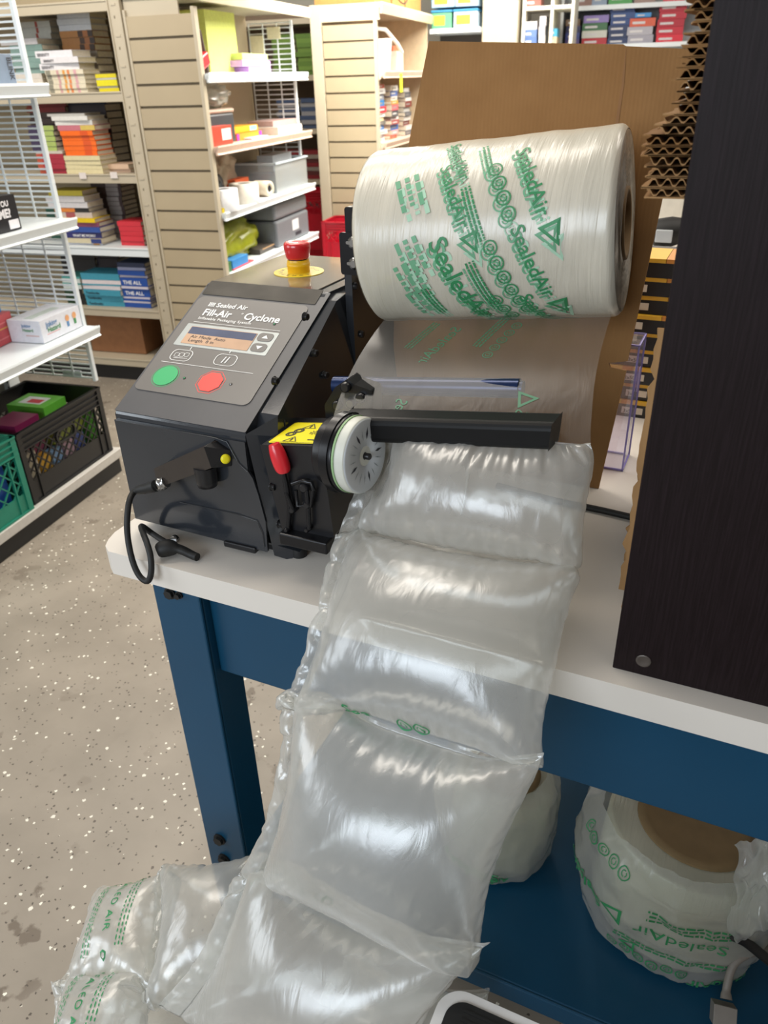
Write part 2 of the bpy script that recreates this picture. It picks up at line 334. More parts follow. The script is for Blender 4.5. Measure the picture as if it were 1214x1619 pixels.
# ------------------------------------------------------------------ inflated film: two sheets welded at seams, blown up
def inflate(seams, lens, W, nx=46, ny=30, steps=110, iters=7, press=1.0, chan=5, seed=1, bench=True, prof=None, up=(0, 0, 1)):
    rg = np.random.RandomState(seed); K = len(lens); R = K*ny+1; C = nx+1
    P = np.zeros((2, R, C, 3)); hy = np.zeros(R-1)
    for k in range(K):
        L0, R0 = map(np.array, seams[k]); L1, R1 = map(np.array, seams[k+1]); hy[k*ny:(k+1)*ny] = lens[k]/ny
        for j in range(ny+1):
            t = j/ny; a = L0*(1-t)+L1*t; b = R0*(1-t)+R1*t
            q = np.linspace(0, 1, C)[:, None]; P[:, k*ny+j] = a*(1-q)+b*q
    seam = np.zeros(R, bool); seam[::ny] = True
    for j in (1, ): seam[np.arange(0, R, ny)[:-1]+j] = True
    seam2 = np.zeros(R, bool); seam2[np.arange(ny, R, ny)-1] = True; seam |= seam2
    weld = np.zeros((R, C), bool); weld[seam] = True; weld[:, 0] = True; weld[:, C-1] = True
    if chan: weld[:, chan] = True; weld[::, chan+1] |= False
    # initial bulge
    du = P[0, :, -1]-P[0, :, 0]; dv = np.gradient(P[0, :, 0], axis=0)
    nn = np.cross(du, dv); nn /= np.linalg.norm(nn, axis=1)[:, None]; nn *= np.sign(nn @ np.array(up))[:, None]
    ph = np.zeros(R)
    for k in range(K): ph[k*ny:(k+1)*ny+1] = np.sin(np.pi*np.arange(ny+1)/ny)
    u = np.linspace(0, 1, C); bul = ph[:, None]*np.sin(np.pi*u)[None, :]*.03
    P[0] += bul[..., None]*nn[:, None]; P[1] -= bul[..., None]*nn[:, None]*.8
    P += rg.randn(*P.shape)*.0012
    P[1][weld] = P[0][weld]
    pin = [(k*ny, c) for k in range(K+1) for c in (0, C-1)]
    pinp = np.array([seams[i][j] for i in range(K+1) for j in (0, 1)], float)
    if prof is not None:
        for c in range(1, C-1): pin.append((0, c)); pinp = np.vstack([pinp, np.array(seams[0][0])*(1-c/(C-1))+np.array(seams[0][1])*c/(C-1)])
    pr = [a for a, b in pin]; pc = [b for a, b in pin]
    V = np.zeros_like(P); hx = W/nx; dt = 1.0
    hxr = np.where(seam, .90, 1.0)[:, None]*hx*np.ones((R, C-1)); hyr = hy[:, None]*np.ones((R-1, C)); hyr[:, :2] *= .93; hyr[:, -2:] *= .95
    if chan: hyr[:, chan] *= .90
    sgn = 1.0
    def con(A, B, rest, sh, sc):
        d = B-A; l = np.sqrt((d*d).sum(-1))+1e-9; e = (l-rest)/l; e = np.where(e > 0, e*sh, e*sc)*.5
        m = d*e[..., None]; return m
    hd = None
    for st in range(steps):
        T = P[0]; 
        for s_, lay in ((1, 0), (-1, 1)):
            Q = P[lay]; gx = np.gradient(Q, axis=1); gy = np.gradient(Q, axis=0); n = np.cross(gx, gy)
            if st == 0 and lay == 0: sgn = np.sign((n.mean(0).mean(0)) @ nn.mean(0))
            V[lay] += s_*sgn*n*press*9.0
        V[..., 2] -= .00002
        V *= .90; V = np.clip(V, -.006, .006); old = P.copy(); P = P+V
        for it in range(iters):
            for lay in (0, 1):
                Q = P[lay]
                for o in (0, 1):
                    A = Q[:, o:-1:2]; B = Q[:, o+1::2]; k = min(A.shape[1], B.shape[1]); m = con(A[:, :k], B[:, :k], hxr[:, o::2][:, :k], 1, .7)
                    Q[:, o:-1:2][:, :k] += m; Q[:, o+1::2][:, :k] -= m
                    A = Q[o:-1:2]; B = Q[o+1::2]; k = min(len(A), len(B)); r = hyr[o::2][:k]; m = con(A[:k], B[:k], r, 1, .7)
                    Q[o:-1:2][:k] += m; Q[o+1::2][:k] -= m
                for o in (0, 1):
                    r = np.sqrt(hx*hx+hy*hy)[o::2]
                    A = Q[o:-1:2, :-1]; B = Q[o+1::2, 1:]; k = min(len(A), len(B)); m = con(A[:k], B[:k], r[:k, None], .5, .08); A[:k] += m*.5; B[:k] -= m*.5
                    A = Q[o:-1:2, 1:]; B = Q[o+1::2, :-1]; m = con(A[:k], B[:k], r[:k, None], .5, .08); A[:k] += m*.5; B[:k] -= m*.5
            av = (P[0][weld]+P[1][weld])*.5; P[0][weld] = av; P[1][weld] = av
            P[0][pr, pc] = pinp; P[1][pr, pc] = pinp
            if bench:
                for lay in (0, 1):
                    Q = P[lay]; ins = (Q[..., 1] > .694) & (Q[..., 2] < .866)
                    dz = .866-Q[..., 2]; dy = Q[..., 1]-.694
                    uz = ins & (dz <= dy); uy = ins & ~uz
                    Q[..., 2] = np.where(uz, .866, Q[..., 2]); Q[..., 1] = np.where(uy, .694, Q[..., 1])
            if prof is not None: prof(P)
        V = P-old
    if bench:
        pass
    return P, weld
def pucker(P, weld, K, ny, lens, W, seed=0, amp=1.0):
    C = P.shape[2]; us = np.linspace(0, 1, C)
    for lay in (0, 1):
        Q = P[lay]; n = np.cross(np.gradient(Q, axis=1), np.gradient(Q, axis=0)); n /= np.linalg.norm(n, axis=-1)[..., None]+1e-9
        D = np.zeros(Q.shape[:2])
        for k in range(K):
            for j in range(ny+1):
                t = j/ny; ds = min(t, 1-t)*lens[k]; end = k+(0 if t < .5 else 1)
                for i in range(C):
                    u = us[i]; x = u*W; e1 = math.exp(-ds/.032)*(1-math.exp(-ds/.004))
                    if e1 > .02:
                        a = noise.noise(Vector((x*55+end*7, ds*6, seed+lay*3.3))); b = noise.noise(Vector((x*120+end*3, ds*9, seed+9)))
                        D[k*ny+j, i] += e1*(.0065*(abs(a)*2-.5)+.002*b)*amp
                    el = math.exp(-x/.055)+.5*math.exp(-(W-x)/.02)
                    if el > .03:
                        c = noise.noise(Vector((x*38, (k+t)*lens[k]*45, seed+20+lay))); D[k*ny+j, i] += el*.007*(abs(c)*2-.35)*amp
                    D[k*ny+j, i] += .0016*noise.noise(Vector((x*14, (k+t)*lens[k]*9, seed+lay)))*amp
        D[weld] *= .4; Q += n*D[..., None]*(1 if lay == 0 else 1)
    av = (P[0][weld]+P[1][weld])*.5; P[0][weld] = av; P[1][weld] = av
def cushion_build(P, weld, lens_k, ny, name_parent, print_fn=None, first=0, labels=None):
    K = lens_k; C = P.shape[2]
    for k in range(K):
        mb = MB(); r0, r1 = k*ny, (k+1)*ny; n = r1-r0+1
        vs = [tuple(p) for p in P[0, r0:r1+1].reshape(-1, 3)]+[tuple(p) for p in P[1, r0:r1+1].reshape(-1, 3)]
        w = weld[r0:r1+1].reshape(-1); idb = [i if w[i] else i+n*C for i in range(n*C)]
        fs = []
        for j in range(n-1):
            for i in range(C-1):
                a = j*C+i; q = (a, a+1, a+C+1, a+C); fs.append(q)
                b = tuple(idb[x] for x in q)[::-1]
                if set(b) != set(q): fs.append(b)
        mb.add(vs, fs, 0, True)
        if print_fn: print_fn(mb, P, k, r0, ny)
        o = mb.build('cushion', [M_film, M_green, M_green2], name_parent, sub=1)
def surf_fn(P, lay, r0, ny, lift=.0012, o=(0, 0), du=(1, 0), dv=(0, 1), mir=1):
    Q = P[lay]; C = Q.shape[1]
    ctr = P[:, r0:r0+ny+1].mean((0, 1, 2))
    def f(x, y):
        u = o[0]+x*du[0]+y*dv[0]; v = o[1]+x*du[1]+y*dv[1]
        a = min(max(u, 0), .9999)*(C-1); b = min(max(v, 0), .9999)*ny+r0; i, j = int(a), int(b); fa, fb = a-i, b-j
        p = Q[j, i]*(1-fa)*(1-fb)+Q[j, i+1]*fa*(1-fb)+Q[j+1, i]*(1-fa)*fb+Q[j+1, i+1]*fa*fb
        n = np.cross(Q[j, i+1]-Q[j, i], Q[j+1, i]-Q[j, i]); n /= np.linalg.norm(n)+1e-9
        if n @ (p-ctr) < 0: n = -n
        return tuple(p+n*lift)
    return f
def recycle(mb, fn, x, y, s, mi):                 # a ring mark with arrows in it
    n = 14
    for r0, r1 in ((1.0, .8), (.5, .34)):
        vs = [fn(x+s*r*math.cos(2*math.pi*i/n), y+s*r*math.sin(2*math.pi*i/n)) for r in (r0, r1) for i in range(n)]
        fs = [(i, (i+1) % n, n+(i+1) % n, n+i) for i in range(n) if r0 == 1.0 or i % 5 != 4]
        mb.add([p for p in vs], fs, mi)
def delta(mb, fn, x, y, s, mi, t=.16):            # the open triangle mark
    a = [(0, 0), (1, .55), (0, 1.0)]; c = (sum(p[0] for p in a)/3, sum(p[1] for p in a)/3)
    b = [(c[0]+(p[0]-c[0])*(1-t*2.6), c[1]+(p[1]-c[1])*(1-t*2.6)) for p in a]
    vs = [fn(x+s*p[0], y+s*p[1]) for p in a+b]; mb.add(vs, [(i, (i+1) % 3, 3+(i+1) % 3, 3+i) for i in range(3)], mi)
def smalltext(mb, fn, x, y, w, rows, h, mi, seed=0):  # lines of tiny print
    r = random.Random(seed)
    for k in range(rows):
        cx = x
        while cx < x+w:
            l = r.uniform(.5, 2.2)*h; l = min(l, x+w-cx)
            if l > h*.2: mb.add([fn(cx, y-k*h*1.5), fn(cx+l, y-k*h*1.5), fn(cx+l, y-k*h*1.5+h*.75), fn(cx, y-k*h*1.5+h*.75)], [(0, 1, 2, 3)], mi)
            cx += l+h*.35

# ------------------------------------------------------------------ the room
mb = MB(S); mb.box((-5.2, -2.6, -.05), (3.2, 8.6, 0)); mb.build('floor', M_floor, kind='structure')
mb = MB(S); mb.box((-5.2, 8.5, 0), (3.2, 8.6, 3.0)); mb.build('wall_back', M_wall, kind='structure')
mb = MB(S); mb.box((-5.3, -1.0, 0), (-5.2, 8.5, 3.0)); mb.build('wall_left', M_wall, kind='structure')

# ------------------------------------------------------------------ the packing bench
TT = .86                                          # bench top
bench = thing('workbench', (0, 1.1, 0), 'white topped packing bench with blue steel frame and lower shelf', 'workbench')
mb = MB()
x0, x1, y0, y1 = -.822, 1.15, .70, 1.62; r = .03
pts = [(x0+r*.2, y0+r*.9), (x0+r*.5, y0+r*.35), (x0+r*1.0, y0), (x1, y0), (x1, y1), (x0+r, y1), (x0, y1-r), (x0, y0+r*1.6)]
mb.prism(pts, (0, 0, TT-.04), (1, 0, 0), (0, 1, 0), (0, 0, 1), .04)
mb.build('worktop', M_lam, bench, bevel=.0025)
def steel(name, *boxes, bev=.003, m=M_blue):
    q = MB()
    for b in boxes: q.box(*b)
    return q.build(name, m, bench, bevel=bev)
for lx in (-.745, 1.02):
    for ly in (.725, 1.50):
        steel('leg', ((lx, ly, 0), (lx+.088, ly+.006, TT-.041)), ((lx+.082, ly+.006, 0), (lx+.088, ly+.075, TT-.041)), ((lx, ly+.006, 0), (lx+.006, ly+.075, TT-.041)), ((lx+.006, ly+.06, .0), (lx+.082, ly+.066, TT-.041)))
steel('apron', ((-.657, .745, .64), (1.02, .751, TT-.041)), ((-.657, .751, .64), (1.02, .775, .645)))
steel('apron', ((-.657, 1.54, .64), (1.02, 1.546, TT-.041)))
steel('apron', ((-.735, .80, .66), (-.729, 1.50, TT-.041)))
steel('lower_shelf', ((-.70, .745, .118), (1.02, 1.50, .13)), ((-.657, .74, .085), (1.02, .746, .13)))
def bolt(c, d, r, h, par, m=M_rub, name='bolt'):
    q = MB(); d = Vector(d).normalized(); c = Vector(c); q.cyl(c, c+d*h*.4, r*1.25, n=20); q.cyl(c+d*h*.4, c+d*h, r, n=6, sm=False); return q.build(name, m, par, bevel=.0006)
for x, y in ((270, 937), (284, 940)):
    p = at(x, y, 1, .725); bolt(p, (0, -1, 0), .008 if x == 270 else .005, .008, bench)
for x, y in ((348, 1326), (355, 1357)):
    p = at(x, y, 1, .725); p[0] = min(p[0], -.668); bolt(p, (0, -1, 0), .010, .009, bench)

# ------------------------------------------------------------------ the air cushion machine
ma = thing('air_cushion_machine', (-.67, 1.0, TT), 'charcoal air cushion inflating machine with sloped button panel, on the white bench', 'machine')
XL, XR = -.795, -.572
YF = .773; zf, zt = 1.055, 1.18; YS, YB = 1.03, 1.27
# housing: a lofted side profile, its right flank leaning out towards the base
prof = [(YF+.012, .876), (YF, .89), (YF, zf-.004), (YF+.003, zf), (YS-.004, zt-.001), (YS+.004, zt), (YB, zt), (YB+.02, 1.14), (YB+.02, .876)]
def xr(z, y): return -.512-.06*max(0, (z-.90))/.28 if z < 1.17 else -.60+.035*min(1, max(0, (y-YS)/.05))
mb = MB()
a = [(XL, y, z) for y, z in prof]; b = [(XR if y < YF+.01 and z > .8 else (-.578 if z > 1.0 and y < YS+.02 else xr(z, y)), y, z) for y, z in prof]
mb.loft([a, b], sm=False)
mb.build('housing', M_char, ma, bevel=.004)
# right flank plate with the chamfered front corner
mb = MB()
fl = [(.80, .872), (YB+.02, .872), (YB+.02, 1.16), (1.05, 1.176), (YS-.01, 1.172), (.81, 1.07), (.80, 1.045)]
def fx(y, z): return -.512-.045*(z-.87)/.3
ra = [(fx(y, z), y, z) for y, z in fl]; rb = [(-.59, y, z) for y, z in fl]
mb.loft([rb, ra], sm=False)
mb.add([(XR, YF+.001, zf-.002), (fx(.80, 1.045), .80, 1.045), (fx(.80, .872), .80, .872), (-.548, YF+.001, .868), (-.53, .785, .858)],
       [(0, 3, 4, 2, 1)])
mb.add([(XR, YF+.001, zf-.002), (fx(.81, 1.07), .81, 1.07), (fx(.80, 1.045), .80, 1.045)], [(0, 2, 1)])
mb.build('side_plate', M_char, ma, bevel=.0015)
# front cover with its cut corner and a pressed panel line
mb = MB()
cv = [(XL-.001, .878), (-.556, .874), (-.5535, .925), (-.560, .965), (-.566, .99), (-.5725, 1.0), (XR, zf-.012), (XL-.001, zf-.012)]
mb.prism([(p[0], p[1]) for p in cv], (0, YF+.001, 0), (1, 0, 0), (0, 0, 1), (0, -1, 0), .004)
mb.build('front_cover', M_char, ma, bevel=.0015)
mb = MB()
mb.tube([(-.70, .7685, .927), (-.60, .7685, .928), (-.567, .7685, .924), (-.560, .7685, .905), (-.560, .7685, .882)], .0006)
mb.tube([(XL+.004, .7685, zf-.012), (-.62, .7685, zf-.012), (-.60, .7685, 1.04), (-.585, .7685, 1.01), (-.572, .7685, 1.0)], .0007)
mb.build('panel_seam', M_char, ma)
mb = MB(); mb.box((XL+.012, YF+.02, .862), (-.53, YB, .878)); mb.box((-.63, .766, .868), (-.575, .78, .878)); mb.build('base_tray', M_black, ma, bevel=.002)
for fx_, fy in ((-.522, .80), (-.765, .82), (-.53, 1.24), (-.765, 1.24)):
    mb = MB(); mb.lathe((fx_, fy, TT), (0, 0, 1), [(0, .011), (.006, .012), (.016, .010)], 20); mb.build('foot', M_rub, ma)
# sloped control face
A = Vector((XL, YF, zf)); U = Vector((1, 0, 0)); V = (Vector((0, YS, zt))-Vector((0, YF, zf))).normalized(); Nn = U.cross(V)
def sl(lift): return plane_fn(A, U, V, lift)
mb = MB(); mb.prism(rrect(-.0005, .001, .2235, .286, .002), A, U, V, Nn, .0008); mb.build('sloped_face', M_charm, ma)
mb = MB(); mb.prism(rrect(.003, .257, .210, .290, .002), A+Nn*.0009, U, V, Nn, .0008); mb.build('glossy_strip', M_chrome if False else mat('strip_reflection', '#77736c', .14, .7, coat=1.0, var=.2, vscale=30), ma)  # colour lightened to stand in for the bright reflection on this strip
foil_ = MB(); foil_.prism(rrect(.004, .045, .204, .252, .011), A+Nn*.0008, U, V, Nn, .0012)
foil = foil_.build('control_foil', M_panel, ma, bevel=.0004)
s1 = sl(.0026)
def slt(txt, x, y, size, bold=0, mb=None, sx=1.0, align='LEFT', sp=1.0): mb.text(txt, size, lambda a, b: s1(x+a, y+b), 0, bold, align, sx, sp)
mb = MB()
slt('Sealed Air', .046, .2295, .0140, .015, mb, .98); slt('Fill-Air', .031, .2090, .0205, .022, mb, .93); slt('Cyclone', .107, .2090, .0205, .022, mb, .93)
slt('\u00b0', .0985, .2135, .012, 0, mb)
slt('Inflatable Packaging System', .0295, .1995, .0078, .012, mb, 1.0, sp=1.12)
for i in range(4):
    for j in range(3): mb.add([s1(.031+i*.0030+a, .2295+j*.0032+b) for a, b in ((0, 0), (.0022, 0), (.0022, .0024), (0, .0024))], [(0, 1, 2, 3)])
for y0_, xa, xb in ((.1925, .026, .182), (.1035, .02, .182)): mb.add([s1(xa, y0_), s1(xb, y0_), s1(xb, y0_+.0007), s1(xa, y0_+.0007)], [(0, 1, 2, 3)])
for x_, y_ in ((.0545, .1335), (.1235, .1365)): mb.add([s1(x_-.0006, y_), s1(x_+.0006, y_), s1(x_+.0006, y_+.006), s1(x_-.0006, y_+.006)], [(0, 1, 2, 3)])
def outline(mb, fn, pts, t):
    c = (sum(p[0] for p in pts)/len(pts), sum(p[1] for p in pts)/len(pts)); n = len(pts)
    q = [(c[0]+(p[0]-c[0])*(1-t), c[1]+(p[1]-c[1])*(1-t)) for p in pts]
    mb.add([fn(*p) for p in pts+q], [(i, (i+1) % n, n+(i+1) % n, n+i) for i in range(n)])
for cx_, cy_ in ((.0465, .1205), (.1245, .1225)): outline(mb, s1, rrect(cx_-.0185, cy_-.0115, cx_+.0185, cy_+.0115, .0085), .06)
for dx in (-.003, .003): mb.add([s1(.1245+dx-.0009-.0012, .116), s1(.1245+dx+.0009-.0012, .116), s1(.1245+dx+.0009+.0012, .129), s1(.1245+dx-.0009+.0012, .129)], [(0, 1, 2, 3)])
for k in range(3): outline(mb, s1, rrect(.034+k*.0085, .1165+k*.0012, .042+k*.0085, .1245+k*.0012, .002), .14)
mb.add([s1(.036, .1135), s1(.060, .1155), s1(.060, .1162), s1(.036, .1142)], [(0, 1, 2, 3)])
mb.build('printed_lettering', M_white, foil)
mb = MB(); mb.prism([(p[0], p[1]) for p in rrect(.0185, .1405, .183, .1885, .002)], A+Nn*.0020, U, V, Nn, .0004); mb.build('display_surround', mat('silver_foil', '#b5bab8', .3, .3), foil)
mb = MB(); mb.prism(rrect(.0295, .1455, .149, .1825, .001), A+Nn*.0024, U, V, Nn, .0006, 0)
mb.prism(rrect(.0305, .1662, .148, .1815, .001), A+Nn*.0030, U, V, Nn, .0001, 1)
s2 = sl(.0033)
for t_, x_, y_ in (('Air Mode  Auto', .040, .1580), ('Length  8 in', .040, .1500)): mb.text(t_, .0085, lambda a, b, x_=x_, y_=y_: s2(x_+a, y_+b), 2, 0, 'LEFT', 1.15)
disp = mb.build('display', [M_lcd, M_lcd2, M_ink], foil)
for cy_, sg in ((.1765, 1), (.1545, -1)):
    mb = MB(); mb.prism(rrect(.152, cy_-.0085, .1775, cy_+.0085, .006), A+Nn*.0024, U, V, Nn, .0006, 0)
    mb.add([s2(.1648-.0055, cy_-.003*sg), s2(.1648+.0055, cy_-.003*sg), s2(.1648, cy_+.004*sg)], [(0, 1, 2)], 1)
    mb.build('arrow_button', [M_panel, M_white], foil)
def disc(o, r, n=36, ph=0): return [(o[0]+r*math.cos(ph+2*math.pi*i/n), o[1]+r*math.sin(ph+2*math.pi*i/n)) for i in range(n)]
mb = MB(); mb.prism(disc((.0443, .077), .0195), A+Nn*.002, U, V, Nn, .0008)
outline(mb, sl(.0022), disc((.0443, .077), .0222), .04); mb.build('green_start_button', M_grn, foil, label='round green start button')
mb = MB(); mb.prism(disc((.124, .0775), .0195, 8, math.pi/8), A+Nn*.002, U, V, Nn, .0008)
outline(mb, sl(.0022), disc((.124, .0775), .0235, 8, math.pi/8), .045); mb.build('red_stop_button', paint('#e8433a', .4), foil, label='octagonal red stop button')
for (x_, y_), m_ in (((.0778, .0778), M_grn), ((.1577, .079), M_chrome), ((.165, .206), M_grn)):
    mb = MB(); mb.lathe(A+U*x_+V*y_+Nn*.002, Nn, [(0, .0024), (.0007, .0022)], 16); c = A+U*x_+V*y_+Nn*.0025
    mb.lathe(c, Nn, [(0, .0015), (.0006, .001), (.0009, .0001)], 12, 1); mb.build('indicator_light', [M_black, m_], foil)
# emergency stop on the lid
lid_ = MB(); lid_.box((XL+.002, YS+.003, zt), (-.598, YB-.004, zt+.002)); lid_.build('lid', mat('lid_patchy_reflection', '#6e675c', .16, coat=.8, var=.4, vscale=25), ma, bevel=.0008)  # mottled paler colour imitates patches of reflected light on the lid
ec = Vector(at(468, 434, 2, zt)); ec.y += .01
mb = MB(); mb.cyl(ec+Vector((0, 0, .0021)), ec+Vector((0, 0, .003)), .042, n=48); lb = mb.build('warning_disc', mat('amber_label', '#d8bb2c', .35), ma)
mb = MB()
for i, ch in enumerate('EMERGENCY  STOP  '):
    an = math.radians(-200+i*21); R2 = .034; c = ec+Vector((R2*math.cos(an), R2*math.sin(an), .0032))
    t = Vector((-math.sin(an), math.cos(an), 0)); rd = Vector((-math.cos(an), -math.sin(an), 0))
    mb.text(ch, .009, plane_fn(c, t, rd), 0, .02, 'CENTER') if ch != ' ' else None
mb.build('printed_lettering', M_ink, lb)
mb = MB(); mb.lathe(ec, (0, 0, 1), [(0, .0185), (.012, .0185), (.0125, .0195), (.017, .0195), (.0175, .0185), (.023, .0178)], 40); mb.build('stop_collar', M_yel2, ma, label='amber collar of the emergency stop')
mb = MB(); mb.lathe(ec, (0, 0, 1), [(.022, .016), (.026, .016)], 32); mb.build('stop_gasket', M_rub, ma)
mb = MB(); mb.lathe(ec, (0, 0, 1), [(.025, .0185), (.028, .0198), (.043, .0222), (.048, .0218), (.0505, .0200), (.0508, .017), (.0490, .012), (.0485, .0001)], 48); mb.build('emergency_stop_button', M_mushr, ma, label='red mushroom emergency stop button')
# flank screws
for x, y in ((498, 502), (505, 559), (442, 603), (516, 593), (421, 767), (433, 826), (434, 598)):
    p = at(x, y, 0, -.54)
    if x == 434: continue
    p[0] = fx(p[1], p[2]) if p[1] > .80 else -.532
    mb = MB(); c = Vector(p); mb.lathe(c, (1, -.1, 0), [(0, .0062), (.001, .0062), (.001, .0052), (.006, .0050), (.0068, .004)], 20); mb.lathe(c+Vector((.0062, -.0006, 0)), (1, -.1, 0), [(0, .0026), (.0009, .0026)], 6, 1)
    mb.build('screw', [M_black, M_blackm], ma)
# inner access door line on the flank
mb = MB()
def fk(y, z, o=.0008): return (fx(y, z)+o, y, z)
mb.tube([fk(.822, 1.06), fk(.818, 1.0), fk(.815, .90)], .0008); mb.build('door_seam', M_rub, ma)
# rear arm that carries the roll, with its slotted mounting plate
mb = MB()
mb.prism([(1.04, .90), (1.30, .90), (1.26, 1.16), (1.12, 1.235), (1.04, 1.235)], (-.552, 0, 0), (0, 1, 0), (0, 0, 1), (1, 0, 0), .012)
arm = mb.build('roll_arm', M_char, ma, bevel=.003)
p1 = at(536, 372, 1, 1.0); p2 = at(560, 432, 1, 1.0)
mb = MB()
mb.prism(rrect(p1[0], p2[2]-.003, p1[0]+.045, p1[2]+.004, .004), (0, 1.0, 0), (1, 0, 0), (0, 0, 1), (0, 1, 0), .004)
mb.prism(rrect(p1[0]+.007, p1[2]-.01, p1[0]+.05, p1[2]+.037, .004), (0, 1.006, 0), (1, 0, 0), (0, 0, 1), (0, 1, 0), .02)
pl_ = mb.build('mounting_plate', M_blackm, ma, bevel=.0015)
for z in (.26, .82):
    zc = p2[2]+(p1[2]-p2[2])*z
    mb = MB(); mb.lathe((p1[0]+.022, 1.0, zc), (0, -1, 0), [(0, .0085), (.001, .0085), (.0012, .0055), (.004, .005)], 20); mb.prism(rrect(p1[0]+.011, zc-.0022, p1[0]+.03, zc+.0022, .002), (0, .9992, 0), (1, 0, 0), (0, 0, 1), (0, -1, 0), .0012); mb.build('clamp_screw', M_chrome, pl_)
for x, y in ((571, 528), (561, 452)):
    p = at(x, y, 0, -.54); mb = MB(); mb.lathe(p, (1, 0, 0), [(0, .006), (.004, .005), (.005, .003)], 18); mb.build('screw', M_black, ma)
# nip housing: the black box with the yellow label, red lever and toggle
B0 = .762; bx0, bx1 = -.532, -.436; bz0, bz1 = .925, 1.046
def nb(x, y): return at(x, y, 1, B0)
tl, tr_, bl, br = nb(411, 703), nb(507, 706), nb(449, 849), nb(528, 850)
mb = MB(); ys = .86
fr_ = [(tl[0], tl[2]), (tr_[0], tr_[2]), (br[0], br[2]), (bl[0], bl[2])]
mb.prism([fr_[3], fr_[2], fr_[1], fr_[0]], (0, B0, 0), (1, 0, 0), (0, 0, 1), (0, 1, 0), ys-B0)
nip = mb.build('nip_housing', M_black, ma, bevel=.003)
zt2 = max(tl[2], tr_[2])
mb = MB(); sz_ = (tr_[2]-tl[2])/(tr_[0]-tl[0]); la = plane_fn((tl[0]+.008, B0+.006, tl[2]+.008*sz_+.0008), (1, 0, sz_), (0, 1, 0), .0)
mb.add([la(a, b) for a, b in rrect(0, 0, .080, .072, .004)], [tuple(range(24))], 0)
lb_ = plane_fn((tl[0]+.008, B0+.006, tl[2]+.008*sz_+.0013), (1, 0, sz_), (0, 1, 0), .0)
outline(mb, lb_, rrect(.0015, .0015, .0785, .0705, .003), .02)
n0 = len(mb.m)
for cx_, cy_ in ((.018, .030), (.024, .042)):
    for rr in (.0075, .0045): outline(mb, lb_, disc((cx_, cy_), rr, 20), .3)
for cx_, cy_ in ((.030, .012), (.034, .057)):
    outline(mb, lb_, [(cx_-.011, cy_-.007), (cx_+.011, cy_-.007), (cx_, cy_+.010)], .22); mb.add([lb_(cx_+a, cy_+b) for a, b in ((-.0012, -.004), (.0012, -.004), (.0012, .004), (-.0012, .004))], [(0, 1, 2, 3)])
for cx_, cy_ in ((.062, .012), (.064, .055)): mb.add([lb_(cx_+a, cy_+b) for a, b in ((-.008, -.0015), (.002, -.0015), (.002, -.004), (.008, 0), (.002, .004), (.002, .0015), (-.008, .0015))], [tuple(range(7))])
for k in range(8):
    an = k*math.pi/4; mb.add([lb_(.051+a, .036+b) for a, b in ((0, 0), (.007*math.cos(an-.25), .007*math.sin(an-.25)), (.007*math.cos(an), .007*math.sin(an)))], [(0, 1, 2)])
for k in range(n0-1, len(mb.m)): mb.m[k] = 1
mb.build('warning_label', [M_yel, M_ink], nip, label='yellow warning label with black pictograms')
# lever
yl = B0-.008
def q(x, y, yy=yl): return tuple(at(x, y, 1, yy))
mb = MB(); mb.tube([q(433, 702), q(437, 712), q(442, 726), q(448, 742), q(449, 746)], [.0075, .0105, .0115, .0110, .008], 14); hd = mb.build('lever_grip', M_red, nip, sub=1, label='red dipped lever grip')
mb = MB(); mb.tube([q(447, 742), q(452, 765, yl+.002), q(458, 800, yl+.002), q(456, 836, yl+.002)], [.0035, .0038, .0036, .003]); mb.tube([q(484, 770), q(487, 800), q(489, 836)], .0032)
mb.tube([q(462, 765), q(476, 760), q(492, 763), q(496, 775)], .0030); mb.tube([q(468, 775), q(470, 800), q(492, 800), q(494, 775)], .0026); mb.tube([q(452, 778), q(463, 805)], .003)
mb.build('toggle_clamp', M_blackm, nip)
for x, y, r_ in ((484, 768, .0075), (489, 795, .006), (466, 803, .005), (457, 834, .004), (489, 834, .004)):
    mb = MB(); mb.lathe(q(x, y, B0-.002), (0, -1, 0), [(0, r_), (.008, r_*.9), (.010, r_*.6)], 16); mb.build('pivot_pin', M_black, nip)
mb = MB(); b0 = nb(450, 838); b1 = nb(528, 838); mb.box((b0[0], B0-.016, b0[2]-.014), (b1[0]-.004, B0+.03, b0[2]+.004)); mb.build('clamp_foot', M_blackm, nip, bevel=.002)
# drive wheel: axis runs to the right along the guide bar
wc = Vector(at(572, 720, 1, .785)); 
ax = Vector((1, -.12, .06)).normalized()
rw = .0505
mb = MB(); mb.lathe(wc, ax, [(-.048, rw*.82), (-.046, rw*.88), (-.034, rw*.90), (-.032, rw*1.0), (-.014, rw*1.0), (-.012, rw*.96)], 64)
mb.lathe(wc, ax, [(-.030, rw*1.04), (-.018, rw*1.04)], 64)
wh = mb.build('drive_wheel', M_blackm, ma, bevel=.001)
mb = MB(); mb.lathe(wc, ax, [(-.013, rw*.96), (-.002, rw*.97), (.0025, rw*.965), (.0046, rw*.955), (.0048, rw*.86)], 64); mb.lathe(wc, ax, [(-.0125, rw*.985), (-.0095, rw*.99)], 64, 1)
cap = mb.build('wheel_rim', [mat('ivory_ring', '#c9cac0', .4), paint('#88a878', .5)], wh)
e1 = (Vector((0, 0, 1))-ax*ax.z).normalized(); e2 = ax.cross(e1)
mb = MB(); mb.lathe(wc+ax*.0044, ax, [(0, rw*.945), (.0014, rw*.94), (.0018, rw*.90), (.001, rw*.26), (-.002, rw*.25)], 64)
mb.build('wheel_cap', M_greyw, wh)
mb = MB()
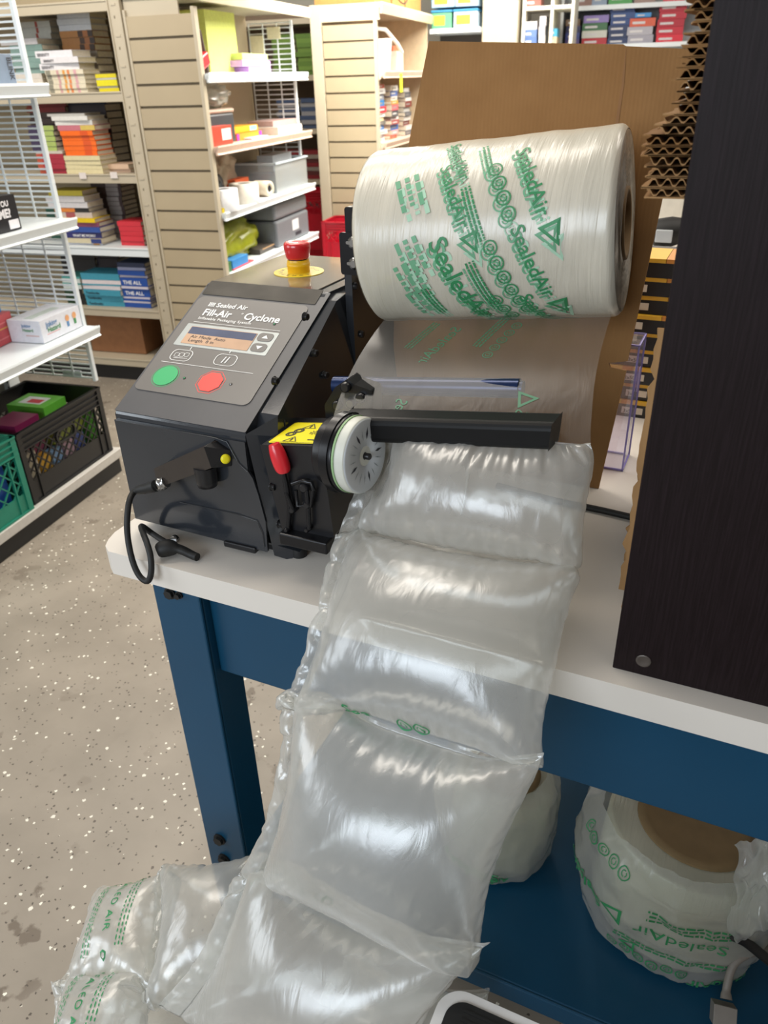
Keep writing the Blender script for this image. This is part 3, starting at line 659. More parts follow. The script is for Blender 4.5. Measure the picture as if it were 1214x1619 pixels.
for k in range(18):
    an = 2*math.pi*k/18+.1; d = e1*math.cos(an)+e2*math.sin(an); t = ax.cross(d); big = k % 4 == 1
    c = wc+ax*.0063; w_ = .0019 if big else .0007
    mb.add([tuple(c+d*rw*.42), tuple(c+d*rw*.56+t*w_), tuple(c+d*rw*.74), tuple(c+d*rw*.56-t*w_)], [(0, 1, 2, 3)], 0 if big else 1)
mb.build('wheel_grooves', [M_ink, mat('groove_grey', '#8d9396', .5)], wh)
mb = MB(); mb.lathe(wc+ax*.003, ax, [(0, rw*.25), (.0015, rw*.24), (.002, .0001)], 24); mb.lathe(wc+ax*.004, ax, [(0, .0042), (.008, .0042), (.009, .003)], 16); mb.build('wheel_hub', M_black, wh)
# bracket plate behind the wheel, blue roller and black guide bar
mb = MB(); pz = .86
bk = [at(x, y, 1, pz) for x, y in ((518, 700), (513, 640), (530, 612), (548, 600), (560, 608), (588, 618), (590, 700))]
mb.prism([(p[0], p[2]) for p in bk][::-1], (0, pz, 0), (1, 0, 0), (0, 0, 1), (0, 1, 0), .03); mb.build('roller_bracket', M_blackm, ma, bevel=.002)
for x, y in ((548, 611), (535, 640), (556, 636), (572, 628)):
    mb = MB(); mb.lathe(at(x, y, 1, pz), (0, -1, 0), [(0, .007), (.006, .0068), (.0075, .005)], 18); mb.build('screw', M_black, ma)
r0 = Vector(at(560, 613, 1, .90)); r1 = Vector(at(822, 614, 1, .90))
mb = MB(); mb.cyl(r0-Vector((.03, 0, 0)), r1, .0125, n=32); mb.cyl(r1, r1+Vector((.004, 0, 0)), .010, n=24); mb.cyl(r0, r0+Vector((.028, 0, 0)), .0135, n=32, mi=1)
mb.build('blue_roller', [mat('blue_anodised_roller', '#10264e', .25, .4), M_black], ma, bevel=.0012)
g = [Vector(at(*p, 1, .80)) for p in ((540, 662), (872, 672), (866, 714), (540, 700))]
mb = MB(); sec0 = [g[0], g[3], g[3]+Vector((0, .035, .004)), g[0]+Vector((0, .03, .006))]
mb.loft([[tuple(g[3]), tuple(g[0]), tuple(g[0]+Vector((0, .035, .004))), tuple(g[3]+Vector((0, .035, .0)))],
         [tuple(g[2]), tuple(g[1]), tuple(g[1]+Vector((.004, .035, .004))), tuple(g[2]+Vector((.004, .035, 0)))]], sm=False)
mb.build('guide_bar', mat('black_guide_bar', '#0b0b0c', .42, var=.1, spec=.25), ma, bevel=.008, seg=4)
# film sensor box on the front with its lead
mb = MB(); f0 = .745
sp = [Vector(at(*p, 1, f0)) for p in ((243, 741), (322, 706), (334, 740), (250, 771))]
u_ = (sp[1]-sp[0]); 
mb.loft([[tuple(p) for p in sp[::-1]], [tuple(p+Vector((0.004, .026, 0))) for p in sp[::-1]]], sm=False)
ep = [sp[1], Vector(at(364, 712, 1, f0+.024)), Vector(at(366, 737, 1, f0+.024)), sp[2]]
sb = mb.build('sensor_housing', mat('brown_black_plastic', '#332c28', .24, coat=.3), ma, bevel=.002)
mb = MB(); w0 = Vector((.028, .02, 0)); mb.loft([[tuple(p) for p in (ep[0], ep[3], ep[2], ep[1])], [tuple(p+Vector((0, .006, 0))) for p in (ep[0]+Vector((0,.022,0)), ep[3]+Vector((0,.022,0)), ep[2], ep[1])]], sm=False)
mb.build('sensor_face', M_black, sb, bevel=.001)
mb = MB(); nrm = (ep[1]-ep[0]).cross(ep[3]-ep[0]).normalized(); nrm = -nrm if nrm.y > 0 else nrm
c = Vector(at(356, 725, 1, f0+.018)); mb.lathe(c, nrm, [(-.002, .0068), (.003, .0068), (.0045, .004), (.0045, .0001)], 24)
mb.build('yellow_knob', M_yel, sb)
mb = MB(); c = Vector(at(344, 722, 1, f0+.012)); mb.lathe(c, nrm, [(-.002, .0025), (.0015, .002)], 12); mb.build('indicator_light', M_chrome, sb)
mb = MB(); c = Vector(at(326, 752, 1, f0+.012)); mb.lathe(c+Vector((0, 0, .015)), (0, 0, -1), [(0, .016), (.022, .015), (.030, .0135), (.0305, .0001)], 28); mb.build('sensor_barrel', M_black, sb)
mb = MB(); c0 = Vector(at(263, 761, 1, f0+.004)); c1 = Vector(at(243, 770, 1, f0)); mb.lathe(c0, c1-c0, [(0, .009), (.006, .009), (.0065, .010), (.012, .010), (.0125, .008), (.018, .008)], 24); mb.build('metal_plug', M_chrome, sb)
cy0 = f0-.002
cab = [q(246, 768, cy0), q(232, 772, cy0), q(218, 775, cy0), q(210, 780, cy0-.005), q(204, 794, cy0-.02), q(201, 820, cy0-.035), q(202, 850, cy0-.045), q(209, 885, cy0-.058), q(220, 910, cy0-.062), q(233, 919, cy0-.062), q(239, 905, cy0-.058), q(238, 880, cy0-.05), q(232, 858, cy0-.038), q(226, 842, cy0-.022), q(224, 832, cy0-.004), tuple(at(240, 843, 2, .868)), tuple(at(262, 857, 2, .868)), tuple(at(290, 868, 2, .866)), tuple(at(312, 880, 2, .866))]
def smooth(pts, n=4):
    P = [Vector(p) for p in pts]; out = []
    for i in range(len(P)-1):
        a, b, c, d = P[max(i-1, 0)], P[i], P[i+1], P[min(i+2, len(P)-1)]
        for k in range(n):
            t = k/n; out.append(.5*((2*b)+(-a+c)*t+(2*a-5*b+4*c-d)*t*t+(-a+3*b-3*c+d)*t**3))
    return out+[P[-1]]
cs = smooth(cab); rad = [.0085 if i < 3 else .0075 if i < 7 else (.0065 if i < 9 else .0045) for i in range(len(cs))]
for p in cs:
    if p.y > .695: p.z = max(p.z, TT+.005)
mb = MB(); mb.tube(cs, rad, 12); mb.build('sensor_lead', M_rub, sb)
mb = MB(); pc = smooth([at(248, 872, 2, .873), at(266, 866, 2, .876), at(286, 870, 2, .874), at(302, 877, 2, .868), at(312, 881, 2, .867)]); mb.tube([(p.x, p.y, max(p.z, TT+.007)) for p in pc], [.008, .011, .0125, .013, .013, .012, .010]+[.006]*(len(pc)-7), 14); mb.build('power_plug', M_rub, ma)
mb = MB(); c = Vector(at(277, 852, 1, .765)); mb.lathe(c, (.3, -1, .2), [(0, .007), (.006, .007), (.008, .005)], 18); mb.build('metal_plug', M_chrome, ma)

# ------------------------------------------------------------------ the film roll on its arm
RL = Vector((-.497, 1.066, 1.2564)); RR = Vector((-.160, 1.084, 1.2885)); RA = (RR-RL).normalized(); RAD = .117
rt = thing('film_roll', tuple(RL), 'large roll of clear film with green print, held above the bench by the machine', 'film roll')
re1 = (Vector((0, 0, 1))-RA*RA.z).normalized(); re2 = RA.cross(re1)      # re1 up, re2: +90deg
def cylp(s_, an, r): return tuple(RL+RA*s_+(re1*math.cos(an)+re2*math.sin(an))*r)
Lw = (RR-RL).length
mb = MB()
def rollfn(u, v):
    s_ = u*Lw; an = 2*math.pi*v; rr = RAD+.0006*math.sin(an*3+s_*60)+.0008*noise.noise(Vector((s_*50, math.cos(an)*2, math.sin(an)*2)))
    e = min(s_, Lw-s_); 
    if e < .008: rr -= .006*(1-e/.008)**2
    return cylp(s_, an, rr)
us = 90
mb.grid(rollfn, us, 96)
def ring(s_, ra, rb, steps, mi):
    def fn(u, v):
        r_ = ra+(rb-ra)*u; return cylp(s_+.0012*math.sin(r_*900)+.0015*noise.noise(Vector((r_*80, math.cos(v*6.283)*2, math.sin(v*6.283)*2))), 2*math.pi*v, r_)
    mb.grid(fn, steps, 72, mi)
ring(0, RAD-.006, .045, 14, 2); ring(Lw, RAD-.006, .045, 20, 2)
# print: cylinder coordinates x along the axis, y = arc length downwards on the side that faces us
a0 = math.atan2(-1, 0)
sg = -1 if re2.y > 0 else 1
def rp(r_):
    def fn(x, y): an = sg*(math.radians(88)+y/RAD); return cylp(x, an, RAD+r_)
    return fn
def tilt(fn, x0, y0, rot=0.0, sc=1.0):
    c, s_ = math.cos(rot), math.sin(rot); return lambda x, y: fn(x0+(x*c-y*s_)*sc, y0+(x*s_+y*c)*sc)
DN = 0
def tilt(fn, x0, y0, rot=0.0, sc=1.0):            # print reads downwards, letter tops to the right
    r_ = .38+rot; c, s_ = math.cos(r_), math.sin(r_); return lambda x, y: fn(x0+x*s_+y*c, y0+x*c-y*s_)
rnd = random.Random(3)
for lift, mi, dx, dy in ((.0009, 3, .004, .018), (.0012, 4, -.004, .007), (.0016, 1, 0, 0)):
    F = rp(lift); R_ = random.Random(mi)
    for s_, y_, sz, tri in ((.212, -.118, .026, 1), (.215, -.015, .026, 1), (.218, .075, .026, 1), (.118, -.100, .023, 1), (.108, -.005, .036, 1), (.120, -.150, .020, 0)):
        f1 = tilt(F, s_+dx, y_+dy, 0); mb.text('SealedAir', sz, f1, mi, .010); 
        if tri: delta(mb, f1, sz*4.25, -.004, sz*1.15, mi)
    for s_, y_, n_ in ((.192, -.09, 4), (.190, .005, 6), (.188, .08, 3)):
        f5 = tilt(F, s_+dx, y_+dy, -.02)
        for k in range(n_): recycle(mb, f5, k*.0205, 0, .0095, mi)
    for s_, y_, w_, rows in ((.172, -.135, .05, 2), (.160, -.07, .07, 3), (.165, .02, .08, 3), (.150, .07, .05, 2), (.098, .055, .05, 3)):
        smalltext(mb, tilt(F, s_+dx, y_+dy, -.05), 0, 0, w_, rows, .0034, mi, int(s_*1000))
    if mi != 1:
        for s_, y_ in ((.088, -.10), (.090, -.02), (.092, .05), (.084, .01)): smalltext(mb, tilt(F, s_+dx, y_+dy, -.05), 0, 0, .045, 3, .0085, mi, int(s_*500))
mb.build('wound_film', [M_roll, M_green, mat('film_edge_layers', '#a89f90', .25, var=.3, vscale=60), M_green2, M_green3], rt)
mb = MB()
for s0, s1_ in ((-.004, Lw+.003),):
    rings = []
    for s_, r_ in ((s0, .045), (s0, .038), (s1_, .038), (s1_, .045)): rings.append([cylp(s_, 2*math.pi*i/48, r_) for i in range(48)])
    mb.loft(rings+[rings[0]], caps=False)
mb.build('cardboard_core', M_core, rt)
mb = MB(); mb.cyl(RL-RA*.03, RL+RA*(Lw-.05), .030, n=32); mb.build('spindle', M_blackm, ma)
# film web down to the nip
WL0, WR0 = RL+RA*.012, RR-RA*.008
def webfn(u, v):
    top = WL0.lerp(WR0, u); an = sg*math.radians(150); d = re1*math.cos(an)+re2*math.sin(an); top = top+d*(RAD+.001)
    end = Vector((-.462+u*.336, .812, 1.066+u*.010)); mid = Vector((-.478+u*.325, .885, 1.118+u*.02))
    a_, c_ = (1-v)**2, v*v; p = top*a_+mid*(2*v*(1-v))+end*c_
    w = .0035*noise.noise(Vector((u*5+v*2, v*3, 1)))+.004*noise.noise(Vector((u*22+v*6, v*2.5, 4)))*max(0, v-.2)
    return (p.x, p.y+w, p.z+w*.5)
mb = MB(); mb.grid(webfn, 60, 50)
def wf(x, y): p = Vector(webfn(min(max(x, 0), 1), min(max(y, 0), 1))); return (p.x, p.y-.0012, p.z)
def wt(u0, v0): return lambda a, b: wf(u0+(a*math.cos(1.9)-b*math.sin(1.9))*3.0, v0-(a*math.sin(1.9)+b*math.cos(1.9))*-3.6)
f = wt(.40, .10); mb.text('SealedAir', .024, f, 1, .0); smalltext(mb, f, 0, .05, .07, 3, .0034, 1, 2)
f = wt(.64, .05); smalltext(mb, f, 0, .03, .07, 3, .0034, 1, 4)
for k in range(5): recycle(mb, f, .01+k*.018, 0, .0075, 1)
f = wt(.30, .72); mb.text('Sea', .024, f, 1, .0); f = wt(.78, .72); mb.text('Sea', .024, f, 1, .0); delta(mb, f, -.03, 0, .03, 1)
mb.build('film_web', [M_web, mat('web_print', '#4c8262', .5)], rt, label='clear flat film sheet hanging from the roll')

# ------------------------------------------------------------------ air cushion chain over the bench edge
def lr(l, r, ax_, v, vr=None): return (tuple(at(*l, ax_, v)), tuple(at(*r, ax_, v if vr is None else vr)))
s0 = ((-.425, .822, 1.074), (-.132, .822, 1.090))
s1 = lr((533, 850), (895, 903), 2, .945)
s2 = lr((447, 1100), (862, 1188), 1, .585)
s3 = lr((376, 1385), (780, 1487), 1, .50)
s4 = (tuple(at(232, 1590, 1, .40)), tuple(at(600, 1680, 1, .42)))
LNS = [.175, .285, .335, .34]
ny = 50
def keep(P):
    d = P-np.array(wc); a = d @ np.array(ax); rad_ = d-a[..., None]*np.array(ax); l = np.sqrt((rad_**2).sum(-1))+1e-9
    ins = (a > -.07) & (a < .016) & (l < rw*1.12); P[ins] += (rad_/l[..., None]*(rw*1.12-l)[..., None])[ins]
P, weld = inflate([s0, s1, s2, s3, s4], LNS, .362, nx=84, ny=ny, steps=110, iters=10, chan=9, seed=4, up=(0, -.6, .8), prof=keep)
pucker(P, weld, 4, ny, LNS, .362, 2)
ch = thing('air_cushion_chain', s1[0], 'chain of inflated clear film cushions draped over the bench front down to the heap', 'air cushions')
def prt(mb, P, k, r0, ny):
    if k == 0: return
    f = surf_fn(P, 0, r0, ny, .0014, (.22, .0), (2.7, 0), (0, 3.5))
    lo = (.90 if k < 3 else .03)
    if k in (1, 2):
        f = surf_fn(P, 0, r0, ny, .0016, (0, 0), (2.7, 0), (0, -3.5))
        g_ = lambda x, y: f(x, y-.262)
        if k == 1: recycle(mb, g_, .20, -.012, .011, 1); recycle(mb, g_, .222, -.010, .011, 1); mb.text('Sea', .03, lambda x, y: g_(.115+x, y-.018), 1, .02)
        else: delta(mb, g_, .15, -.022, .028, 1); mb.text('Air', .03, lambda x, y: g_(.11+x, y-.018), 1, .02); delta(mb, g_, .24, -.022, .026, 1)
    elif k == 3:
        f = surf_fn(P, 0, r0, ny, .0016, (0, 0), (2.7, 0), (0, -3.5))
        mb.text('r', .04, lambda x, y: f(.02+x, y-.05), 2, .02)
cushion_build(P, weld, 4, ny, ch, prt)
# second chain lying on the heap to the left
def heap(name, seams, lens, W, seed, label, text_on=None, nx=44, ny=40, up=(0, -.2, 1)):
    P, weld = inflate(seams, lens, W, nx=nx, ny=ny, steps=80, iters=8, chan=4, seed=seed, bench=False, up=up)
    pucker(P, weld, len(lens), ny, lens, W, seed)
    t = thing(name, seams[0][0], label, 'air cushions', 'loose air cushions heaped on the floor')
    def pr(mb, P, k, r0, ny):
        if text_on is None or k not in text_on: return
        u0, v0 = text_on[k]
        f = surf_fn(P, 0, r0, ny, .0016, (u0, v0), (0, 6.0), (0, 0)); 
        f = surf_fn(P, 0, r0, ny, .0016, (u0, v0), (0, 4.6), (3.6, 0))
        mb.text('SEALED AIR', .021, f, 1, .01, sx=1.0); delta(mb, f, .132, -.006, .026, 1)
        smalltext(mb, f, .0, .045, .13, 3, .0045, 1, 3); smalltext(mb, f, .0, -.03, .14, 3, .0045, 1, 4)
    cushion_build(P, weld, len(lens), ny, t, pr); return t
h = lambda x, y, z: tuple(at(x, y, 2, z))
heap('air_cushion_chain', [(h(152, 1412, .30), h(262, 1380, .36)), (h(80, 1548, .30), h(246, 1570, .34)), (h(30, 1690, .28), h(230, 1720, .32))], [.21, .21], .20, 5,
     'short chain of clear cushions with green lettering, leftmost on the floor heap', {0: (.55, .10), 1: (.5, .12)})
heap('air_cushion_chain', [(h(255, 1385, .37), h(420, 1365, .40)), (h(236, 1560, .345), h(410, 1520, .36))], [.24], .24, 6,
     'puckered clear cushion squeezed between the lettered cushions and the hanging chain', {0: (.75, .2)} if False else None)
heap('air_cushion_chain', [(h(560, 1540, .20), h(775, 1560, .16)), (h(420, 1700, .20), h(700, 1760, .16))], [.24], .30, 8,
     'clear cushion lowest in the heap, below the end of the hanging chain')
heap('air_cushion_chain', [(h(120, 1480, .13), h(330, 1450, .15)), (h(100, 1700, .13), h(380, 1720, .15))], [.26], .30, 9,
     'clear cushion lying on the floor beneath the lettered cushions')

# ------------------------------------------------------------------ bagged film rolls on the lower shelf
def bagged(px, pyb, yb, rx, ry, hgt, label, seed, full=True):
    base = Vector(at(px, pyb, 2, .13)); c = Vector((base.x, base.y+ry, .13))
    t = thing('bagged_film_roll', tuple(c), label, 'film roll')
    mb = MB(); mb.lathe(c+Vector((0, 0, .012)), (.06, .1, 1), [(0, rx*.84), (.005, rx*.88), (hgt*.72, rx*.88), (hgt*.74, rx*.84), (hgt*.74, rx*.3)], 48); mb.build('wound_film', M_roll, t)
    mb = MB(); top = c+Vector((.06, .1, 1)).normalized()*(hgt*.74+.014); mb.lathe(top, (.06, .1, 1), [(0, rx*.60), (.004, rx*.60), (.004, rx*.5), (.0042, .0001)], 40)
    smalltext(mb, plane_fn(top+Vector((-.05, -rx*.30, -.006+.010)), (1, 0, 0), (0, 1, .1)), 0, 0, .10, 4, .005, 1, 3)
    mb.build('cardboard_core', [M_core, mat('dark_print', '#4a3c2c')], t)
    mb = MB()
    def bag(an, v, off=0.0):
        z = hgt*v; d = Vector((math.cos(an), math.sin(an), 0))
        k = 1.0+.10*math.sin(v*2.6)+.06*noise.noise(Vector((d.x*1.6, d.y*1.6, v*2+seed)))+.05*noise.noise(Vector((d.x*5, d.y*5, v*5+seed)))+.022*noise.noise(Vector((d.x*14, d.y*14, v*9+seed)))
        if v < .12: k *= math.sqrt(1-((.12-v)/.12)**2)*.28+.72
        if v > .8: k *= 1-.75*(v-.8)
        p = c+Vector((d.x*(rx*k+off), d.y*(ry*k+off), max(.002, z))); return tuple(p)
    mb.grid(lambda u, v: bag(u*2*math.pi, v), 90, 50)
    def bf(a_, z_): return lambda x, y: bag(math.radians(a_)-x/rx*1.0, min(1, max(0, (z_-y)/hgt)), .002)
    if full:
        f = bf(-60, .135); mb.text('SealedAir', .035, f, 1, .0); delta(mb, f, .155, -.006, .038, 1); smalltext(mb, f, .0, -.022, .12, 3, .006, 1, 8)
        f = bf(-58, .075); smalltext(mb, f, .0, 0, .17, 2, .006, 1, 12); delta(mb, f, .135, .0, .026, 1)
        f = bf(-62, .045)
        for k in range(6): recycle(mb, f, .05+k*.022, 0, .0095, 1)
        f = bf(-35, .035); mb.text('SealedAir', .030, f, 1, .02)
        f = bf(-120, .21)
        for k in range(5): recycle(mb, f, .0+k*.025, 0, .011, 1)
        f = bf(-128, .12); mb.text('SealedAir', .030, f, 1, .02)
    else:
        f = bf(-70, .055); mb.text('SealedAir', .030, f, 1, .02); f = bf(-60, .04); mb.text('AirSealed', .02, f, 1, .02)
    mb.build('plastic_bag', [M_bag, M_green], t, sub=0)
bagged(1040, 1548, 0, .162, .15, .25, 'film roll in a crumpled clear bag with green lettering, on the blue lower shelf', 3)
bagged(755, 1400, 0, .105, .10, .24, 'smaller bagged film roll behind the hanging cushions, deep on the lower shelf', 11, False)
# grey plug lead and black lead at the right
mb = MB(); pts = smooth([at(1225, 1500, 2, .24), at(1185, 1508, 2, .235), at(1160, 1525, 2, .22), at(1149, 1560, 2, .19), at(1148, 1580, 2, .18)])
mb.tube(pts, [.0062]*(len(pts)-3)+[.008, .0085, .009], 12); e = Vector(pts[-1]); dv = Vector((-.02, -.55, -.6)).normalized()
mb.obox(e+dv*.022, (.034, .032, .03), .15, 0, -.8)
for dx in (-.008, .008): mb.obox(e+dv*.045+Vector((dx, 0, 0)), (.006, .002, .02), .15, 1, -.8)
mb.build('power_lead', [paint('#77716a', .5), M_chrome], bevel=.002, label='grey power lead with its plug hanging off the lower shelf', cat='power lead')
mb = MB(); pts = smooth([at(1160, 1480, 2, .30), at(1180, 1490, 2, .28), at(1205, 1510, 2, .26), at(1230, 1530, 2, .24)]); mb.tube(pts, .008, 10)
mb.build('black_lead', M_rub, label='thick black lead crossing above the grey plug lead at right edge', cat='power lead')
# loose film beside the bagged roll at right
mb = MB()
def lf(u, v):
    p = Vector(at(1160+u*110+26*noise.noise(Vector((v*3.1, 0, 5)))*(1-u), 1335+v*150-u*20+22*noise.noise(Vector((u*4, 2, 5))), 1, .84+.02*math.sin(u*5+v*3))); return (p.x, p.y+.02*noise.noise(Vector((u*4, v*4, 3)))+.01*noise.noise(Vector((u*11, v*9, 1))), p.z)
mb.grid(lf, 40, 40); mb.build('loose_film', M_bag, sub=1, label='loose crumpled clear film right of the large bagged roll', cat='plastic film')
# low stool with a white rim and black pad, bottom edge of the view
zs = .55; c0 = Vector(at(697, 1588, 2, zs)); c0 = Vector((c0.x-.004, at(740, 1569, 2, zs)[1], zs)); Wd, Dp = .42, .30
st = thing('step_stool', (c0.x+Wd/2, c0.y-Dp/2, 0), 'low stool with black pad inside a white rounded rim, nearest the camera', 'stool')
mb = MB(); mb.prism(rrect(c0.x, c0.y-Dp, c0.x+Wd, c0.y, .030, 8), (0, 0, zs-.03), (1, 0, 0), (0, 1, 0), (0, 0, 1), .03); mb.build('rim', mat('white_plastic_rim', '#e6e3e0', .35), st, bevel=.003)
mb = MB(); mb.prism(rrect(c0.x+.012, c0.y-Dp+.012, c0.x+Wd-.012, c0.y-.012, .022, 8), (0, 0, zs-.001), (1, 0, 0), (0, 1, 0), (0, 0, 1), .003)
for i in range(26):
    yy = c0.y-.02-i*.0102; mb.box((c0.x+.03, yy-.003, zs+.002), (c0.x+Wd-.03, yy, zs+.0032))
mb.build('pad', M_rub, st)
for sx in (.03, Wd-.055):
    for sy in (.055, Dp-.03):
        mb = MB(); mb.obox((c0.x+sx+.012, c0.y-sy+.012, (zs-.03)/2), (.028, .028, zs-.03)); mb.build('leg', mat('white_plastic_rim', '#e6e3e0', .35), st, bevel=.004)

# ------------------------------------------------------------------ brown board, dark cabinet, stack of sheets
def quad3(pts, plane_y, k):                        # leaning plane y = plane_y + k*(z-TT)
    out = []
    for x, y in pts:
        r = MW @ np.array([x-CX, y-CY, F_]); t = (plane_y+k*(EYE-TT)-0)/(r[1]-k*r[2]); p = np.array([0, 0, EYE])+t*r; out.append(tuple(p))
    return out
bu_ = quad3([(678, 65), (985, 70), (990, 73), (1102, 78), (1062, 205), (1050, 300), (992, 571), (962, 574), (602, 574), (615, 420), (650, 205)], 1.165, .10)
bl_ = quad3([(602, 574), (962, 574), (965, 581), (990, 586), (945, 781), (905, 776), (590, 716)], 1.165, .10)
mb = MB(); nrm = Vector((0, 1, -.10)).normalized()*.005
for pts_ in (bu_, bl_):
    a = [(p[0], p[1], max(p[2], TT+.0005)) for p in pts_]; b = [(q_[0]+nrm.x, q_[1]+nrm.y, max(q_[2]+nrm.z, TT+.0003)) for q_ in a]
    n_ = len(a); mb.add(a+b, [tuple(range(n_)), tuple(range(n_, 2*n_))[::-1]]+[(i, n_+i, n_+(i+1) % n_, (i+1) % n_) for i in range(n_)])
cr = quad3([(985, 70), (990, 73), (983, 130), (972, 200), (977, 200), (987, 130)], 1.165, .10)
mb.add([tuple(Vector(p)-nrm*.12) for p in cr], [(0, 5, 4, 3, 2, 1)] if False else [(1, 5, 4, 3, 2)], 1)
mb.build('cardboard_sheet', [M_card, mat('board_crease', '#86603c', .85)], label='tall brown cardboard sheet with a slit, standing behind the film roll', cat='cardboard')
# cabinet (its side faces us, open to the left)
cx0, cy0_ = -.0625, .727
cb = thing('cabinet', (cx0+.2, cy0_+.2, TT), 'dark brown woodgrain cabinet standing at the right end of the bench', 'cabinet')
CH = .80; CWd = .56; CD = .42
mb = MB(); mb.box((cx0, cy0_, TT), (cx0+CWd, cy0_+.02, TT+CH)); mb.build('side_panel', M_wood, cb, bevel=.0012)
mb = MB(); mb.box((cx0, cy0_+CD-.02, TT), (cx0+CWd, cy0_+CD, TT+CH)); mb.build('side_panel', M_wood, cb, bevel=.0012)
mb = MB(); mb.box((cx0+CWd-.012, cy0_+.02, TT), (cx0+CWd, cy0_+CD-.02, TT+CH)); mb.build('back_panel', M_wood, cb)
for z in (TT, 1.345, TT+CH-.02):
    mb = MB(); mb.box((cx0+.004, cy0_+.02, z), (cx0+CWd-.012, cy0_+CD-.02, z+.018)); mb.build('shelf', M_wood, cb)
mb = MB(); p = at(1017, 1045, 1, cy0_); mb.lathe(p, (0, -1, 0), [(0, .0085), (.0006, .0085), (.0012, .0072), (.0004, .005), (.0004, .0001)], 28); mb.build('cam_screw', mat('dull_bolt_steel', '#6a6460', .35, .8), cb)
# corrugated sheets: flutes face left out of the cabinet
def sheet(x0, z0, h, y0, y1, x1, rz, m, nfl, label, ph=0):     # flutes open towards us
    t = .0013; mid = (y0+y1)/2
    def T(p): c, s_ = math.cos(rz), math.sin(rz); return (x0+(p[0]-x0)*c-(p[1]-mid)*s_, mid+(p[0]-x0)*s_+(p[1]-mid)*c, p[2])
    sub = MB(T)
    def liner(z, k):
        n = 26; e = [(x0+.0055*noise.noise(Vector((i*.3, z*90, ph)))-(.012*max(0, 1-i/3.0) if rs.random() < .0 else 0), y0+(y1-y0)*i/n) for i in range(n+1)]
        dz = .0012*noise.noise(Vector((z*70, ph, 3)))
        A_ = [(a, b) for a, b in e][::-1]+[(x1, y0), (x1, y1)]
        lo = [(a, b, z+(dz-.0015*k if a < x0+.012 and a > x0-.02 else 0)) for a, b in A_]
        sub.loft([[(a, b, c) for a, b, c in lo], [(a, b, c+t) for a, b, c in lo]], 0, False)
    liner(z0, 1); liner(z0+h-t, -.4)
    L_ = .125; n = 12*int(L_/.0112); am = (h-2*t)/2-.0003; xs = x0+.003
    top = [(xs+L_*i/n, z0+h/2+am*max(-1, min(1, 1.25*math.sin(2*math.pi*i/12+ph)))) for i in range(n+1)]
    pr_ = top+[(a, b-.0012) for a, b in top[::-1]]
    sub.loft([[(a, y0+.001, b) for a, b in pr_], [(a, y1-.001, b) for a, b in pr_]][::-1], 0, False)
    return sub.build('corrugated_sheet', m, label=label, cat='cardboard', group='corrugated sheets stacked in the cabinet')
z = 1.364; i = 0
words = ['lowest', 'second', 'third', 'fourth', 'fifth', 'sixth', 'seventh', 'eighth', 'ninth', 'tenth', 'eleventh', 'twelfth', 'thirteenth', 'fourteenth', 'fifteenth', 'sixteenth', 'seventeenth', 'eighteenth', 'nineteenth', 'twentieth', 'twenty-first', 'twenty-second', 'twenty-third', 'twenty-fourth', 'twenty-fifth', 'twenty-sixth', 'twenty-seventh', 'twenty-eighth', 'twenty-ninth', 'thirtieth']
rs = random.Random(12)
while z < 1.58 and i < 29:
    h_ = rs.choice((.0070, .0076, .0083)); 
    off = (-.036, -.036, -.037, -.038, -.043, -.041, -.034, -.032, -.022, -.021, -.021, -.024, -.021, -.020, -.021, -.016, -.017, -.022)[i] if i < 18 else -.022
    off += rs.uniform(-.002, .002)
    sheet(cx0+off, z, h_, cy0_+.024, cy0_+CD-.045, cx0+.38, 0, rs.choice((M_card, M_card2)), 26, 'corrugated cardboard sheet in the dark cabinet, %s from the bottom of the upper stack' % words[i], rs.uniform(0, 6))
    z += h_+.0004; i += 1
# torn sheets standing in the lower compartment
for j, (ya, off, zt_) in enumerate(((.80, -.004, 1.10), (.86, -.018, 1.20), (.93, -.022, 1.16), (1.0, -.012, 1.08))):
    mb = MB(); n = 30
    e = [(cx0+off+.006*noise.noise(Vector((k*.9, j*3.1, 0)))+.004*noise.noise(Vector((k*3.1, j, 2))), TT+.019+(zt_-TT)*k/n) for k in range(n+1)]
    mb.prism([(a, b) for a, b in e]+[(cx0+.3, zt_+.019), (cx0+.3, TT+.019)], (0, ya, 0), (1, 0, 0), (0, 0, 1), (0, 1, 0), .004)
    mb.build('torn_cardboard', M_card2, label='torn cardboard piece standing upright in the cabinet below the stack, %s from the front' % ('first', 'second', 'third', 'fourth')[j], cat='cardboard', group='torn cardboard in the cabinet')
# black lead lying on the bench behind the cushions
mb = MB(); y_ = at(945, 810, 2, TT)[1]
mb.tube([(-.32, y_+.02, TT+.005), (-.22, y_+.004, TT+.005), (-.146, y_, TT+.005), (-.09, y_-.006, TT+.005), (-.03, y_-.02, TT+.0055)], .0052, 12); mb.build('black_lead', M_rub, label='black lead lying on the white bench in front of the cardboard sheet', cat='power lead')
